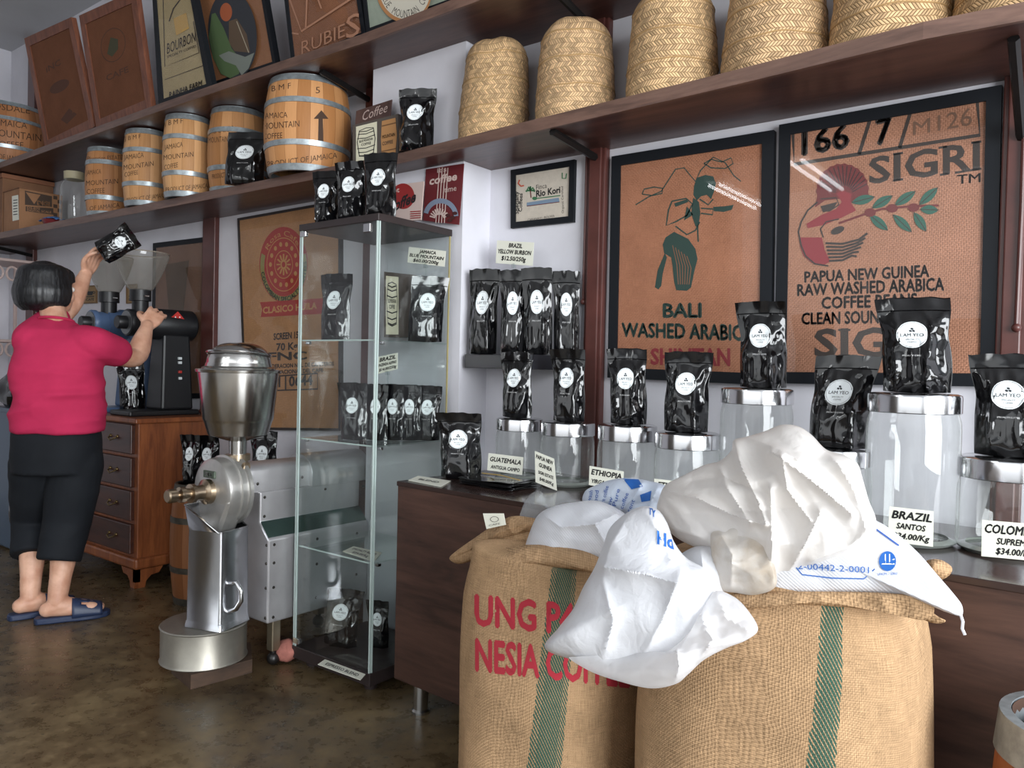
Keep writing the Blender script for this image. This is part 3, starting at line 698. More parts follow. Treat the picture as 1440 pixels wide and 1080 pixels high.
# ------------------------------------------------------------------ glass display cabinet
DX0, DX1, DY0, DY1, DZ = -2.372, -1.956, 1.80, 2.165, 1.63
case = thing('display_cabinet', 'tall narrow glass display cabinet with dark wooden top and base', 'display cabinet', ((DX0 + DX1) / 2, (DY0 + DY1) / 2, 0))
cab_m = M('cabinet black brown', (50, 42, 42), 0.4, var=(12, 0.15)); pane = thin_glass('cabinet glass', (0.965, 0.982, 0.977, 1), 1.48, 0.004)
edge_g = M('glass edge', (190, 206, 202), 0.15, coat=0.5); gold = M('cabinet back edge strip', (176, 160, 110), 0.4)
obj('top_board', G().box(DX0 - 0.004, DX1 + 0.004, DY0 - 0.004, DY1, DZ - 0.025, DZ), cab_m, case, smooth=False, bevel=0.002)
obj('base_board', G().box(DX0 - 0.004, DX1 + 0.004, DY0 - 0.004, DY1, 0.03, 0.075), cab_m, case, smooth=False, bevel=0.002)
for x in (DX0 + 0.05, DX1 - 0.05):
    for y in (DY0 + 0.05, DY1 - 0.05): obj('foot', G().lathe([(0.022, 0), (0.026, 0.03)], (x, y, 0), 16), cab_m, case)
zb, zt = 0.075, DZ - 0.025
obj('glass_door', G().box(DX0 + 0.01, DX1 - 0.004, DY0, DY0 + 0.004, zb, zt), pane, case, smooth=False)
obj('side_pane', G().box(DX0, DX0 + 0.004, DY0 + 0.006, DY1, zb, zt), pane, case, smooth=False)
obj('side_pane', G().box(DX1 - 0.004, DX1, DY0 + 0.006, DY1, zb, zt), pane, case, smooth=False)
obj('back_pane', G().box(DX0 + 0.004, DX1 - 0.004, DY1 - 0.004, DY1, zb, zt), pane, case, smooth=False)
for x, y, m_ in [(DX1 - 0.004, DY0, edge_g), (DX1 - 0.002, DY0 + 0.008, edge_g), (DX0, DY0 + 0.002, edge_g), (DX0 + 0.012, DY0, edge_g), (DX1 - 0.003, DY1 - 0.006, gold)]:
    obj('edge_strip', G().box(x - 0.0025, x + 0.0025, y - 0.0025, y + 0.0025, zb, zt), m_, case, smooth=False)
SHZ = [at_x(530, 477, DX1).z, at_x(523, 628, DX1).z, at_x(521, 794, DX1).z]
for z in SHZ:
    s_ = obj('glass_shelf', G().box(DX0 + 0.008, DX1 - 0.008, DY0 + 0.012, DY1 - 0.008, z - 0.005, z), thin_glass('shelf glass', (0.93, 0.965, 0.95, 1), 1.5, 0.01), case, smooth=False)
    obj('shelf_edge', G().box(DX0 + 0.008, DX1 - 0.008, DY0 + 0.0095, DY0 + 0.012, z - 0.005, z), edge_g, s_, smooth=False)
    for x in (DX0 + 0.01, DX1 - 0.01): obj('shelf_clip', G().box(x - 0.008, x + 0.008, DY0 + 0.03, DY0 + 0.045, z - 0.016, z - 0.005), chrome, s_, smooth=False, bevel=0.002)
for z in (zb + 0.01, zt - 0.022):
    obj('hinge', G().box(DX0 + 0.002, DX0 + 0.035, DY0 - 0.005, DY0 + 0.008, z, z + 0.02), chrome, case, smooth=False, bevel=0.002)
obj('lock', G().box(DX1 - 0.07, DX1 - 0.035, DY0 - 0.006, DY0 + 0.006, zt - 0.035, zt - 0.005), chrome, case, smooth=False, bevel=0.002)
GC = 'coffee bags in the glass cabinet'
Z1, Z2, Z3 = [z + 0.001 for z in SHZ]; ZB = 0.076
def incab(px, top, w, x, y, z, yaw, label, seed, depth=.6):
    b = Vector((x, y, z)); q = ppm(b); zt_ = at_y(px, top, y).z; pb = CY
    pouch(px, top + (zt_ - z) * q, top, w, base=b, yaw=yaw, label=label, group=GC, seed=seed, depth=depth)
def cab_base(px, y, z): p = at_y(px, 500, y); return p.x
for px, top, w, y, z, yaw, lb, sd in [
    (471, 385, 50, 1.90, Z1, 0.25, 'black coffee bag on top glass shelf, left side of cabinet', 3),
    (597, 388, 54, 2.07, Z1, 0.9, 'black coffee bag on top glass shelf below Jamaica price card', 5),
    (500, 538, 46, 1.90, Z2, 0.3, 'front left black coffee bag on the middle glass shelf', 1),
    (532, 540, 36, 1.95, Z2, 0.35, 'black coffee bag on middle glass shelf, behind the cabinet corner edge', 0),
    (556, 540, 36, 2.00, Z2, 0.45, 'black coffee bag on middle shelf, centre of its crowded row', 4),
    (580, 541, 36, 2.045, Z2, 0.45, 'black coffee bag on middle shelf, second from the row back', 2),
    (603, 542, 40, 2.09, Z2, 0.5, 'rearmost black coffee bag on middle glass shelf at right', 3),
    (486, 829, 56, 1.91, ZB, 0.35, 'black coffee bag on the cabinet floor, left of two', 5),
    (540, 846, 34, 1.99, ZB, 0.4, 'black coffee bag on the cabinet floor, right of two behind glass edge', 1)]:
    incab(px, top, w, cab_base(px, y, z), y, z, yaw, lb, sd)
# gift box with printed barrel on top shelf
gbx = thing('gift_box', 'grey gift box printed with a barrel inside the glass cabinet', 'gift box', at_y(553, 470, 2.10), 0, 'barrel gift boxes')
gb_m = M('gift box card', (88, 80, 74), 0.5); cream = M('cream print', (226, 222, 196), 0.6)
def giftbox(r, q, d, h):
    S = S_quad(*q); n = S.n
    obj('carton', G().hexa([q[3], q[2], q[2] - n * d, q[3] - n * d, q[0], q[1], q[1] - n * d, q[0] - n * d]), gb_m, r, smooth=False)
    a = Art(S, r, 0.0008); a.poly([(.08, .06), (.55, .06), (.55, .96), (.08, .96)], cream, 'label_panel')
    for yy, w_ in ((.2, .16), (.26, .18), (.36, .2), (.6, .2), (.7, .18), (.78, .16)): a.line([(.31 - w_, yy), (.31, yy + .03), (.31 + w_, yy)], .02, ink, 'barrel_print')
    a.line([(.16, .18), (.11, .45), (.16, .8), (.31, .83), (.47, .8), (.51, .45), (.47, .18), (.31, .15), (.16, .18)], .018, ink, 'barrel_print')
    a.text('BLUE MOUNTAIN', (.16, .47), (.46, .47), .06, ink); a.text('COFFEE', (.2, .56), (.42, .56), .06, ink)
    return a
a = giftbox(gbx, [at_y(540, 382, 2.09), at_y(578, 386, 2.09), at_y(578, 474, 2.09), at_y(540, 474, 2.09)], 0.05, 0.2)
a.done()
# price card holders in the cabinet
def held_card(tl, tr, br, bl, y, lines, label, foot):
    r, q = card(tl, tr, br, bl, y, y, lines, label)
    b = (q[2] + q[3]) / 2
    obj('clip_holder', G().tube([b + Vector((0, 0, 0.004)), Vector((b.x, b.y + 0.004, foot))], 0.003, 8).box(b.x - 0.007, b.x + 0.007, b.y - 0.005, b.y + 0.005, b.z - 0.012, b.z + 0.002), thin_glass('clear acrylic', (0.9, 0.92, 0.92, 1), 1.49, 0.05, 0.3), r, smooth=False)
held_card((575, 347), (627, 353), (625, 375), (573, 369), 2.03, [('JAMAICA', .3, .75, .3, .2), ('BLUE MOUNTAIN', .04, .97, .6, .2), ('$60.00/200g', .15, .85, .9, .2)], 'white price card reading Jamaica Blue Mountain inside the glass cabinet', at_y(597, 388, 2.05).z)
held_card((531, 502), (559, 496), (559, 519), (531, 526), 1.98, [('BRAZIL', .1, .92, .32, .22), ('FAZENDA ALPINO', .06, .95, .6, .16), ('$14.00/250g', .08, .95, .88, .16)], 'white price card reading Brazil above the middle shelf bags', at_y(545, 540, 1.98).z)
lying([(497, 768), (537, 777), (526, 789), (482, 775)], [('SPECIALTY BLEND', .1, .9, .45, .22), ('$34.00/Kg', .25, .75, .85, .22)], 'pale card lying on the lower glass shelf of the cabinet', SHZ[2])
lying([(457, 927), (514, 948), (507, 956), (447, 934)], [('ESPRESSO BLEND', .12, .9, .72, .4)], 'pale card reading Espresso Blend on the cabinet floor', 0.075)
# bags standing on the cabinet
for px, b, t_, w, y, yaw, lb, sd in [(458, 309, 232, 40, 1.86, 0.35, 'leftmost black coffee bag standing on top of the glass cabinet', 2), (493, 304, 220, 46, 1.86, 0.35, 'middle of three black coffee bags on top of the glass cabinet', 4), (534, 300, 207, 50, 1.875, 0.35, 'rightmost black coffee bag on top of the glass cabinet', 0)]:
    p = at_y(px, 400, y); p.z = DZ + 0.001; pouch(px, b, t_, w, base=p, yaw=yaw, label=lb, group='coffee bags on the cabinet top', seed=sd)

# ------------------------------------------------------------------ small black wall shelf with four bags
ws = thing('corner_shelf', 'small black floating wall shelf holding four coffee bags', 'shelf', (-1.75, 2.3, 1.155))
p0, p1, p2 = at_y(651, 473, 2.19), at_y(748, 471, 2.12), at_y(809, 469, 2.25)
zt_ = 1.168
zl = zt_ - 0.05
pts = [(XP1 + 0.001, 2.20), (XP1 + 0.001, YW), (-1.50, YW), (-1.50, 2.345)]
a_, b_, c_ = at_y(651, 480, 2.19), at_y(748, 480, 2.10), at_y(809, 480, YW - 0.002)
pl = [(a_.x + 0.01, a_.y), (b_.x, b_.y), (c_.x, c_.y), (XP1 + 0.002, YW - 0.001)]
obj('board', G().prism([(x, y, zl) for x, y in pl], (0, 0, 0.05)), M('black laminate', (34, 36, 42), 0.35), ws, smooth=False, bevel=0.002)
for px, t_, w, y, yaw, lb, sd in [(679, 378, 46, 2.22, 0.35, 'leftmost black coffee bag on small black wall shelf', 3), (722, 379, 40, 2.20, 0.5, 'second coffee bag from left on small wall shelf, below Brazil card', 0), (757, 376, 46, 2.215, 0.4, 'third coffee bag from left on the small black wall shelf', 4), (797, 381, 40, 2.265, 0.5, 'rightmost coffee bag on small wall shelf, nearest the brown post', 1)]:
    p = at_y(px, 470, y); p.z = zt_ + 0.001; q = ppm(p); tz = at_y(px, t_, y).z
    pouch(px, t_ + (tz - p.z) * q, t_, w, base=p, yaw=yaw, label=lb, group='coffee bags on the small wall shelf', seed=sd, depth=.75)
held_card((699, 338), (751, 341), (749, 374), (697, 370), 2.26, [('BRAZIL', .33, .7, .27, .18), ('YELLOW BURBON', .05, .95, .55, .18), ('$12.50/250g', .15, .82, .84, .18)], 'white price card reading Brazil Yellow Burbon above the wall shelf', zt_ + 0.001)
# ------------------------------------------------------------------ framed coffee sacks and signs
def sackcloth(name, c, var=0.2): return burlap(name, c, 0.006, None, var)
frame_glass = thin_glass('picture glass', (0.97, 0.97, 0.97, 1), 1.33, 0.02)
green_ink = M('dark green print', (44, 66, 60), 0.8); red_ink = M('faded red print', (134, 46, 52), 0.8); maroon = M('maroon print', (106, 44, 44), 0.8)
dark_print = M('black sack print', (58, 50, 46), 0.85); leaf_ink = M('leaf green print', (46, 92, 78), 0.8)
def frame(label, px, yt, yb, bw, fmat, cmat, group='framed coffee sacks', depth=0.028, glass=True, name='framed_sack', cat='picture', ft=None):
    """px: outer corners tl,tr,br,bl in the photo; the frame's face lies on the plane from y=yb at its foot to y=yt at its head"""
    tl, tr, br, bl = at_y(*px[0], yt), at_y(*px[1], yt), at_y(*px[2], yb), at_y(*px[3], yb)
    S = S_quad(tl, tr, br, bl); n = S.n; wd = (tr - tl).length; ht = (bl - tl).length
    r = thing(name, label, cat, (bl + br) / 2, 0, group)
    fx, fy = bw / wd, bw / ht; g = G()
    def bar(a, b, c, d):
        P = [S(*q)[0] for q in (a, b, c, d)]; g.hexa([P[0], P[1], P[1] - n * depth, P[0] - n * depth, P[3], P[2], P[2] - n * depth, P[3] - n * depth])
    bar((0, 0), (1, 0), (1 - fx, fy), (fx, fy)); bar((1, 0), (1, 1), (1 - fx, 1 - fy), (1 - fx, fy)); bar((1, 1), (0, 1), (fx, 1 - fy), (1 - fx, 1 - fy)); bar((0, 1), (0, 0), (fx, fy), (fx, 1 - fy))
    obj('frame', g, fmat, r, smooth=False)
    inset = 0.006
    cg = G(); q = [S(fx * .8, fy * .8)[0], S(1 - fx * .8, fy * .8)[0], S(1 - fx * .8, 1 - fy * .8)[0], S(fx * .8, 1 - fy * .8)[0]]
    q = [p - n * inset for p in q]; cg.grid(lambda u, v: q[3].lerp(q[2], u).lerp(q[0].lerp(q[1], u), v), 2, 2, lambda u, v: (u * wd, v * ht))
    b = [p - n * 0.010 for p in q]; o = len(cg.v); 
    obj('canvas', cg, cmat, r, smooth=False)
    obj('backing', G().hexa([b[3], b[2], b[2] - n * .006, b[3] - n * .006, b[0], b[1], b[1] - n * .006, b[0] - n * .006]), M('backing board', (90, 66, 48), 0.8), r, smooth=False)
    if glass:
        gg = G(); gq = [p + n * 0.004 for p in q]; gg.add(gq, [(0, 1, 2, 3)]); obj('glass', gg, frame_glass, r, smooth=False)
    p0 = q[0]
    def Spx(x, y):
        d = ray(x, y); return CAM + d * ((p0 - CAM).dot(n) / d.dot(n)), n
    Suv = lambda x, y: (S(x, y)[0] - n * inset, n)
    return r, Spx, Suv
YF = 2.325
# Bali
r, S, Q = frame('black framed brown sack printed BALI with a stooping picker', [(860, 220), (1088, 182.5), (1083, 542), (854, 531)], YF, YF, 0.035, black_paint, sackcloth('bali jute', (168, 116, 90)))
a = Art(S, r, 0.0004)
a.line([(894, 288), (912, 277), (930, 269), (950, 238), (962, 236), (978, 255), (985, 240), (1003, 221), (1020, 229), (1032, 247), (1042, 255)], 1.6, green_ink, 'mountains')
a.line([(903, 273), (906, 266), (920, 263), (932, 265), (931, 272), (918, 275), (903, 273)], 1.6, green_ink, 'mountains')
a.line([(990, 230), (1000, 224), (1015, 228), (1028, 222), (1031, 230), (1020, 237), (1000, 236), (990, 230)], 1.6, green_ink, 'mountains')
a.poly([(976, 262), (980, 250), (992, 246), (1003, 248), (1007, 258), (1004, 270), (1000, 280), (994, 274), (986, 276), (980, 282), (975, 274)], green_ink, 'figure')
a.line([(984, 280), (996, 288), (1003, 280)], 2, green_ink, 'figure')
a.poly([(975, 278), (983, 284), (985, 300), (982, 320), (978, 318), (972, 300)], green_ink, 'figure')
a.line([(945, 283), (965, 279), (974, 287), (966, 303), (950, 312), (937, 317), (940, 296), (945, 283)], 2, green_ink, 'figure')
a.poly([(948, 286), (966, 280), (968, 284), (950, 291)], green_ink, 'figure'); a.poly([(966, 290), (975, 302), (962, 310)], green_ink, 'figure')
a.line([(986, 300), (1002, 302), (1003, 294), (986, 293)], 2, green_ink, 'figure'); a.poly([(1003, 291), (1020, 290), (1032, 288), (1029, 295), (1018, 298), (1004, 297)], green_ink, 'figure')
a.line([(950, 318), (966, 330), (978, 324), (984, 312)], 2, green_ink, 'figure'); a.line([(981, 318), (982, 340)], 2, green_ink, 'figure')
a.poly([(936, 334), (948, 326), (968, 336), (978, 350), (981, 364), (976, 384), (972, 404), (966, 409), (951, 408), (948, 396), (946, 376), (944, 362), (934, 356), (932, 344)], green_ink, 'figure')
a.poly([(935, 356), (938, 362), (932, 385), (930, 402), (926, 407), (921, 404), (925, 380)], green_ink, 'figure')
for k in range(6): a.line([(946 + 4 * k, 345 + 3 * k), (952 + 4 * k, 372 + k), (954 + 3 * k, 400)], 0.9, sackcloth('bali jute', (0, 0, 0)), 'figure_folds')
a.text('BALI', (932, 446), (987, 446), 19, green_ink, bold=0.04, h1=20)
a.text('WASHED ARABICA', (874, 473), (1060, 479), 19, green_ink, bold=0.04, h1=22)
a.text('SHINTAN', (915, 512), (1027, 514), 22, red_ink, bold=0.03, h1=24)
a.done()
# Sigri
sj = sackcloth('sigri jute', (166, 120, 97)); r, S, Q = frame('large black framed brown sack printed SIGRI with a red bird', [(1095.5, 175.5), (1409, 119), (1399, 544), (1088, 539)], YF, YF, 0.034, black_paint, sj)
a = Art(S, r, 0.0004)
a.line([(1115, 186), (1117, 231), (1378, 190), (1374, 138)], 5, dark_print, 'number_box')
a.line([(1224, 167), (1208, 217)], 5, dark_print, 'number_box'); a.line([(1281, 156), (1265, 208)], 5, dark_print, 'number_box')
a.text('166', (1127, 218), (1195, 207), 33, dark_print, bold=0.04, h1=34); a.text('7', (1231, 204), (1255, 199), 36, dark_print, bold=0.04)
faint = M('faint print', (112, 84, 68), 0.85); a.text('M126', (1284, 190), (1367, 176), 19, faint, bold=0.0, h1=26)
a.text('SIGRI', (1222, 258), (1378, 238), 36, dark_print, bold=0.022, h1=40)
for x0, y0, x1, y1 in [(1256, 254, 1270, 252), (1256, 217, 1270, 215), (1366, 239, 1380, 237), (1366, 201, 1380, 199), (1322, 246, 1334, 244), (1343, 243, 1356, 241), (1320, 208, 1332, 206)]: a.line([(x0, y0), (x1, y1)], 3, dark_print, 'lettering')
a.text('TM', (1346, 259), (1379, 256), 13, dark_print, bold=0.01)
for st, x0, y0, x1, y1, h in [('PAPUA NEW GUINEA', 1131, 397, 1307, 389, 15), ('RAW WASHED ARABICA', 1121, 416, 1328, 408, 16), ('COFFEE BEANS', 1155, 434, 1290, 430, 16), ('CLEAN SOUND', 1127, 456, 1250, 454, 16)]: a.text(st, (x0, y0), (x1, y1), h, dark_print, bold=0.035, h1=h * 1.12)
a.text('SIGRI', (1145, 501), (1312, 501), 38, dark_print, bold=0.025, h1=42)
for x0, x1, yy in [(1179, 1196, 500), (1179, 1196, 464), (1294, 1312, 500)]: a.line([(x0, yy), (x1, yy)], 3, dark_print, 'lettering')
# bird of paradise with a coffee branch
fan = [(1146, 292)] + [(1185 + 36 * math.cos(math.radians(t_)) * (1 + .04 * (k % 2)), 268 - 37 * math.sin(math.radians(t_)) * (1 + .04 * (k % 2))) for k, t_ in enumerate(range(190, -25, -8))] + [(1200, 286), (1188, 279), (1160, 282)]
a.poly(fan, maroon, 'bird')
for t_ in range(15, 175, 11): a.line([(1187 + 12 * math.cos(math.radians(t_)), 273 - 12 * math.sin(math.radians(t_))), (1186 + 34 * math.cos(math.radians(t_)), 268 - 35 * math.sin(math.radians(t_)))], 1.6, M('plume shade', (62, 40, 40), .85), 'plumes')
a.poly([(1176, 272), (1186, 268), (1198, 273), (1196, 284), (1204, 296), (1184, 306), (1160, 316), (1136, 321), (1134, 315), (1156, 302), (1176, 294), (1184, 284)], red_ink, 'bird')
a.poly([(1126, 334), (1156, 334), (1160, 352), (1168, 368), (1158, 373), (1142, 370), (1130, 360), (1125, 346)], red_ink, 'bird')
a.line([(1150, 284), (1136, 296), (1127, 312), (1123, 326), (1127, 346), (1133, 360), (1146, 371), (1165, 374)], 2.2, dark_print, 'outline')
a.line([(1154, 280), (1176, 278), (1180, 288), (1166, 297), (1156, 296)], 1.8, dark_print, 'outline'); a.poly([(1154, 290), (1178, 284), (1172, 294), (1158, 299)], dark_print, 'outline')
a.line([(1158, 334), (1154, 322), (1162, 312), (1180, 308)], 1.8, dark_print, 'outline'); a.ell((1178, 324), 10, 5, dark_print, 'outline', 16, -0.4)
for k in range(6): a.line([(1161 + k, 342 + 5 * k), (1185, 343 + 4.6 * k), (1208 - 2 * k, 337 + 4.5 * k), (1220 - 3 * k, 328 + 6.5 * k)], 3, dark_print, 'wing')
a.line([(1180, 314), (1214, 302), (1240, 294), (1282, 290), (1320, 289)], 3, maroon, 'branch')
for c_, w_, rt in [((1214, 281), 17, -.25), ((1241, 284), 17, -.55), ((1273, 279), 18, -.6), ((1306, 276), 18, -.75), ((1236, 313), 17, .7), ((1269, 314), 18, .75), ((1294, 312), 16, 1.0), ((1307, 295), 13, .05)]:
    pts = [(c_[0] + w_ * math.cos(rt) * math.cos(q) - 6.5 * math.sin(rt) * math.sin(q) * abs(math.sin(q)), c_[1] + w_ * math.sin(rt) * math.cos(q) + 6.5 * math.cos(rt) * math.sin(q) * abs(math.sin(q))) for q in [2 * PI * i / 20 for i in range(20)]]
    a.poly(pts, leaf_ink, 'leaves')
    a.line([(c_[0] - w_ * math.cos(rt), c_[1] - w_ * math.sin(rt)), (c_[0] + w_ * math.cos(rt), c_[1] + w_ * math.sin(rt))], 1.3, dark_print, 'leaf_veins')
for c_ in [(1224, 299), (1255, 293), (1285, 292)]: a.ell(c_, 8, 6, maroon, 'berries', 14)
a.done()
# Rio Kori
r, S, Q = frame('small black framed label reading Rio Kori with palm tree', [(718, 239), (808, 224), (806, 312), (718, 321)], 2.335, 2.335, 0.022, black_paint, M('label cloth', (206, 196, 182), 0.9, var=(60, .06)), group=None, name='framed_label')
a = Art(S, r, 0.0004); gk = M('palm print', (60, 116, 78), .8); bk = M('blue wave print', (124, 146, 168), .8)
a.text('Finca', (754, 267), (769, 264), 7, dark_print, bold=0); a.text('Rio Kori', (754, 277), (788, 271), 9, ink, bold=0.03)
a.textv('Specialty', (729.5, 301), (729, 269), 5, ink); a.textv('Coffees', (734, 298), (735, 272), 5, ink); a.textv('Organic Certified', (793, 300), (792, 262), 3.2, dark_print, bold=0)
a.text('CARANAVI - BOLIVIA', (742, 311), (780, 305), 3.2, dark_print, bold=0)
for d in [(-6, 1), (-4, -4), (0, -5), (5, -3), (6, 1)]: a.line([(746, 268), (746 + d[0] * .7, 267 + d[1]), (746 + d[0] * 1.1, 269 + d[1] * .4)], 2.4, gk, 'palm')
a.line([(746, 268), (747, 278)], 1.4, maroon, 'palm'); a.ell((752, 279), 3.5, 2.5, gk, 'palm', 12)
a.line([(755, 279), (788, 275)], 1.4, gk, 'palm'); a.poly([(741, 285), (786, 278), (787, 284), (741, 290)], bk, 'waves'); a.line([(741, 290), (787, 284)], 1, maroon, 'waves')
a.line([(731, 253), (729, 258), (733, 262), (737, 261)], 2, M('orange mark', (196, 84, 60), .7), 'mark'); a.line([(791, 243), (791, 251), (796, 251), (797, 244)], 1.6, gk, 'mark')
a.done()
# Colombian sack in thin black frame
r, S, Q = frame('thin framed tan sack with a red Colombian coffee rosette', [(333.5, 307), (478, 281), (478, 606), (345, 604)], 2.33, 2.33, 0.012, M('thin dark frame', (40, 34, 32), .4), sackcloth('colombian jute', (180, 136, 98)))
a = Art(S, r, 0.0004); rr = M('rosette red', (164, 58, 52), .8); gg_ = M('rosette olive', (140, 132, 78), .8); jt = M('rosette cloth', (186, 138, 84), .85)
cx_, cy_ = 399, 372
a.ell((cx_, cy_), 34, 53, rr, 'rosette'); a.ring((cx_, cy_ + 2), 33, 52, 9, gg_, 'band', 40, 160, 380); a.ring((cx_, cy_), 34, 53, 1.2, rr, 'edge')
a.ring((cx_, cy_), 24, 38, 1.2, jt, 'motif'); a.ring((cx_, cy_), 13, 20, 1.2, jt, 'motif')
for i in range(14): q = 2 * PI * i / 14; a.ell((cx_ + 18.5 * math.cos(q), cy_ + 29 * math.sin(q)), 2.2, 3.4, jt, 'motif', 10)
for i in range(12): q = 2 * PI * i / 12; a.line([(cx_ + 5 * math.cos(q), cy_ + 7 * math.sin(q)), (cx_ + 10 * math.cos(q), cy_ + 15 * math.sin(q))], 2.2, jt, 'motif')
a.ell((cx_, cy_), 4.5, 7, jt, 'motif'); a.ell((cx_, cy_), 2.5, 4, rr, 'motif_centre')
a.textarc('COLOMBIAN SPECIALTY COFFEES', (cx_, cy_ + 2), 32, 50, 190, 368, 6.5, green_ink, bold=.03)
a.textarc('Rosa Cafe', (cx_, cy_), 25, 40, 150, 40, 8, jt, bold=0.0)
a.poly([(366, 425), (476, 418), (476, 440), (367, 446), (369, 435)], rr, 'ribbon'); a.text('CLASICO HUILA', (370, 441), (446, 434), 9, jt, 'ribbon_text', bold=.03)
for st, x0, y0, x1, y1, h in [('SCREEN 15', 385, 478, 420, 475, 9), ('70 Kg', 389, 493, 419, 491, 10), ('FNC', 377, 507, 432, 505, 11), ('FEDERACION NAL. DE CAFETEROS', 377, 518, 470, 514, 5.5), ('NACIONAL DEL CAFE', 390, 526, 455, 523, 5.5), ('1  0644', 392, 544, 440, 541, 14)]: a.text(st, (x0, y0), (x1, y1), h, dark_print, bold=.03)
a.line([(388, 529), (447, 525), (447, 547), (388, 549), (388, 529)], 2, dark_print, 'number_box'); a.line([(402, 528), (402, 549)], 2, dark_print, 'number_box')
a.done()
# dark frame behind the grinders
r, S, Q = frame('dark brown framed sack hanging behind the black grinder', [(215, 342), (290, 333), (284, 560), (212, 560)], 2.335, 2.335, 0.028, black_paint, sackcloth('dark jute', (122, 92, 74)))
a = Art(S, r); a.poly([(232, 372), (266, 366), (258, 440), (238, 444)], sackcloth('dim jute', (104, 84, 66)), 'faded_print'); a.done()
# small signs with a cup on the wall
for i, (x0, x1, y0, y1, nm) in enumerate([(116, 135, 402, 427, 'small tan wall sign with a coffee cup behind the raised arm'), (177, 191, 400, 427, 'small tan wall sign half hidden behind the right hopper')]):
    r, S, Q = frame(nm, [(x0, y0), (x1, y0 - 1), (x1, y1 - 1), (x0, y1)], 2.338, 2.338, 0.006, M('sign edge', (120, 92, 62), .7), M('sign board', (150, 122, 84), .7, var=(30, .15)), group='small cup signs', depth=.01, glass=False, name='wall_sign', cat='sign')
    a = Art(Q, r); a.poly([(.25, .32), (.75, .32), (.66, .55), (.34, .55)], ink, 'cup'); a.line([(.2, .62), (.8, .62)], .05, ink, 'cup'); a.ring((.78, .4), .1, .08, .05, ink, 'cup'); a.text('CAFE', (.2, .85), (.8, .85), .14, ink); a.done()
# leaning frames on the upper shelf (heads hang forward)
YB, YT = 2.10, 1.99
red_wood = wood('reddish frame wood', (96, 54, 38), (136, 82, 58), .5, 'Z', 12)
r, S, Q = frame('reddish wood framed dark sack leaning nearest the left corner', [(34, 54), (100, 24), (133, 178), (64, 212)], YT, YB, 0.055, red_wood, sackcloth('old jute', (118, 78, 58)), glass=False)
a = Art(Q, r, .0004); a.text('FINCA', (.22, .36), (.75, .34), .05, M('dim print', (84, 52, 38), .9)); a.ell((.5, .52), .2, .05, M('dim print', (0, 0, 0)), 'faded_print'); a.poly([(.4, .8), (.6, .74), (.72, .82), (.5, .86)], M('dim print', (0, 0, 0)), 'faded_print'); a.done()
r, S, Q = frame('reddish wood framed dark sack with faint round coffee branch print', [(111, 22), (190, -14), (213, 152), (136, 184)], YT, YB, 0.055, red_wood, sackcloth('old jute', (0, 0, 0)), glass=False)
a = Art(Q, r, .0004); a.ring((.5, .35), .22, .14, .012, M('dim print', (0, 0, 0)), 'faded_print'); a.poly([(.38, .4), (.48, .28), (.6, .32), (.58, .4), (.46, .44)], M('dim green', (70, 68, 48), .9), 'faded_print'); a.text('CAFE', (.3, .62), (.7, .62), .05, M('dim print', (0, 0, 0))); a.done()
r, S, Q = frame('black framed pale sack printed BOURBON and RAINHA FARM', [(212, -40), (262, -60), (299, 124), (223, 150)], YT - .02, YB - 0.01, 0.03, black_paint, sackcloth('pale jute', (178, 160, 122), .12))
a = Art(S, r, .0004)
a.text('BOURBON', (235, 76), (275, 58), 15, dark_print, bold=.0); a.text('SPECIALTY COFFEES', (235, 82), (276, 66), 3.6, dark_print, bold=0); a.line([(229, -20), (232, 94), (280, 74), (272, 30)], 1, dark_print, 'outline')
a.poly([(244, 26), (262, 18), (266, 40), (248, 50)], M('yellow leaf print', (196, 158, 92), .85), 'leaf'); a.line([(238, 30), (244, 12), (256, -4)], 1.6, dark_print, 'outline'); a.line([(232, 112), (286, 92)], .7, dark_print, 'outline')
a.text('RAINHA FARM', (238, 138), (284, 121), 8.5, dark_print, bold=.02); a.done()
r, S, Q = frame('black framed tan sack with oval mountain and red sun picture', [(262, -50), (360, -72), (388, 92), (296, 124)], YT + .05, YB + 0.07, 0.024, black_paint, sackcloth('tan jute', (156, 108, 76)))
a = Art(S, r, .0004)
oc, orx, ory = (327, 48), 34, 62
def oval(p): return p
a.ell(oc, orx, ory, M('night blue print', (52, 54, 60), .8), 'picture', 48, -0.08)
a.ell((318, 17), 8.5, 13, M('sun print', (172, 92, 58), .8), 'sun', 24)
a.poly([(322, 30), (333, 26), (347, 48), (352, 74), (330, 72), (322, 60)], M('mountain print', (96, 78, 62), .8), 'mountain'); a.line([(333, 30), (350, 74)], 1.2, M('pale print 2', (170, 160, 140), .8), 'mountain_edge')
a.poly([(298, 20), (303, 18), (315, 40), (326, 68), (342, 88), (336, 104), (324, 110), (311, 104), (300, 82), (294, 52)], M('field green print', (86, 108, 70), .8), 'field')
a.poly([(308, 78), (322, 72), (345, 80), (358, 74), (350, 96), (340, 106), (332, 92), (316, 86)], M('grey river print', (128, 134, 126), .8), 'river')
a.done()
r, S, Q = frame('black framed brown sack with pale branch lines reading RUBIES', [(393, -60), (494, -84), (514, 50), (410, 92)], YT, YB, 0.02, black_paint, sackcloth('rubies jute', (140, 96, 72)))
a = Art(S, r, .0004); pl_ = M('pale rose print', (172, 124, 98), .85)
a.text('RUBIE', (424, 77), (485, 51), 19, pl_, bold=-.005, h1=19); a.text('S', (487, 55), (506, 48), 32, pl_, bold=0)
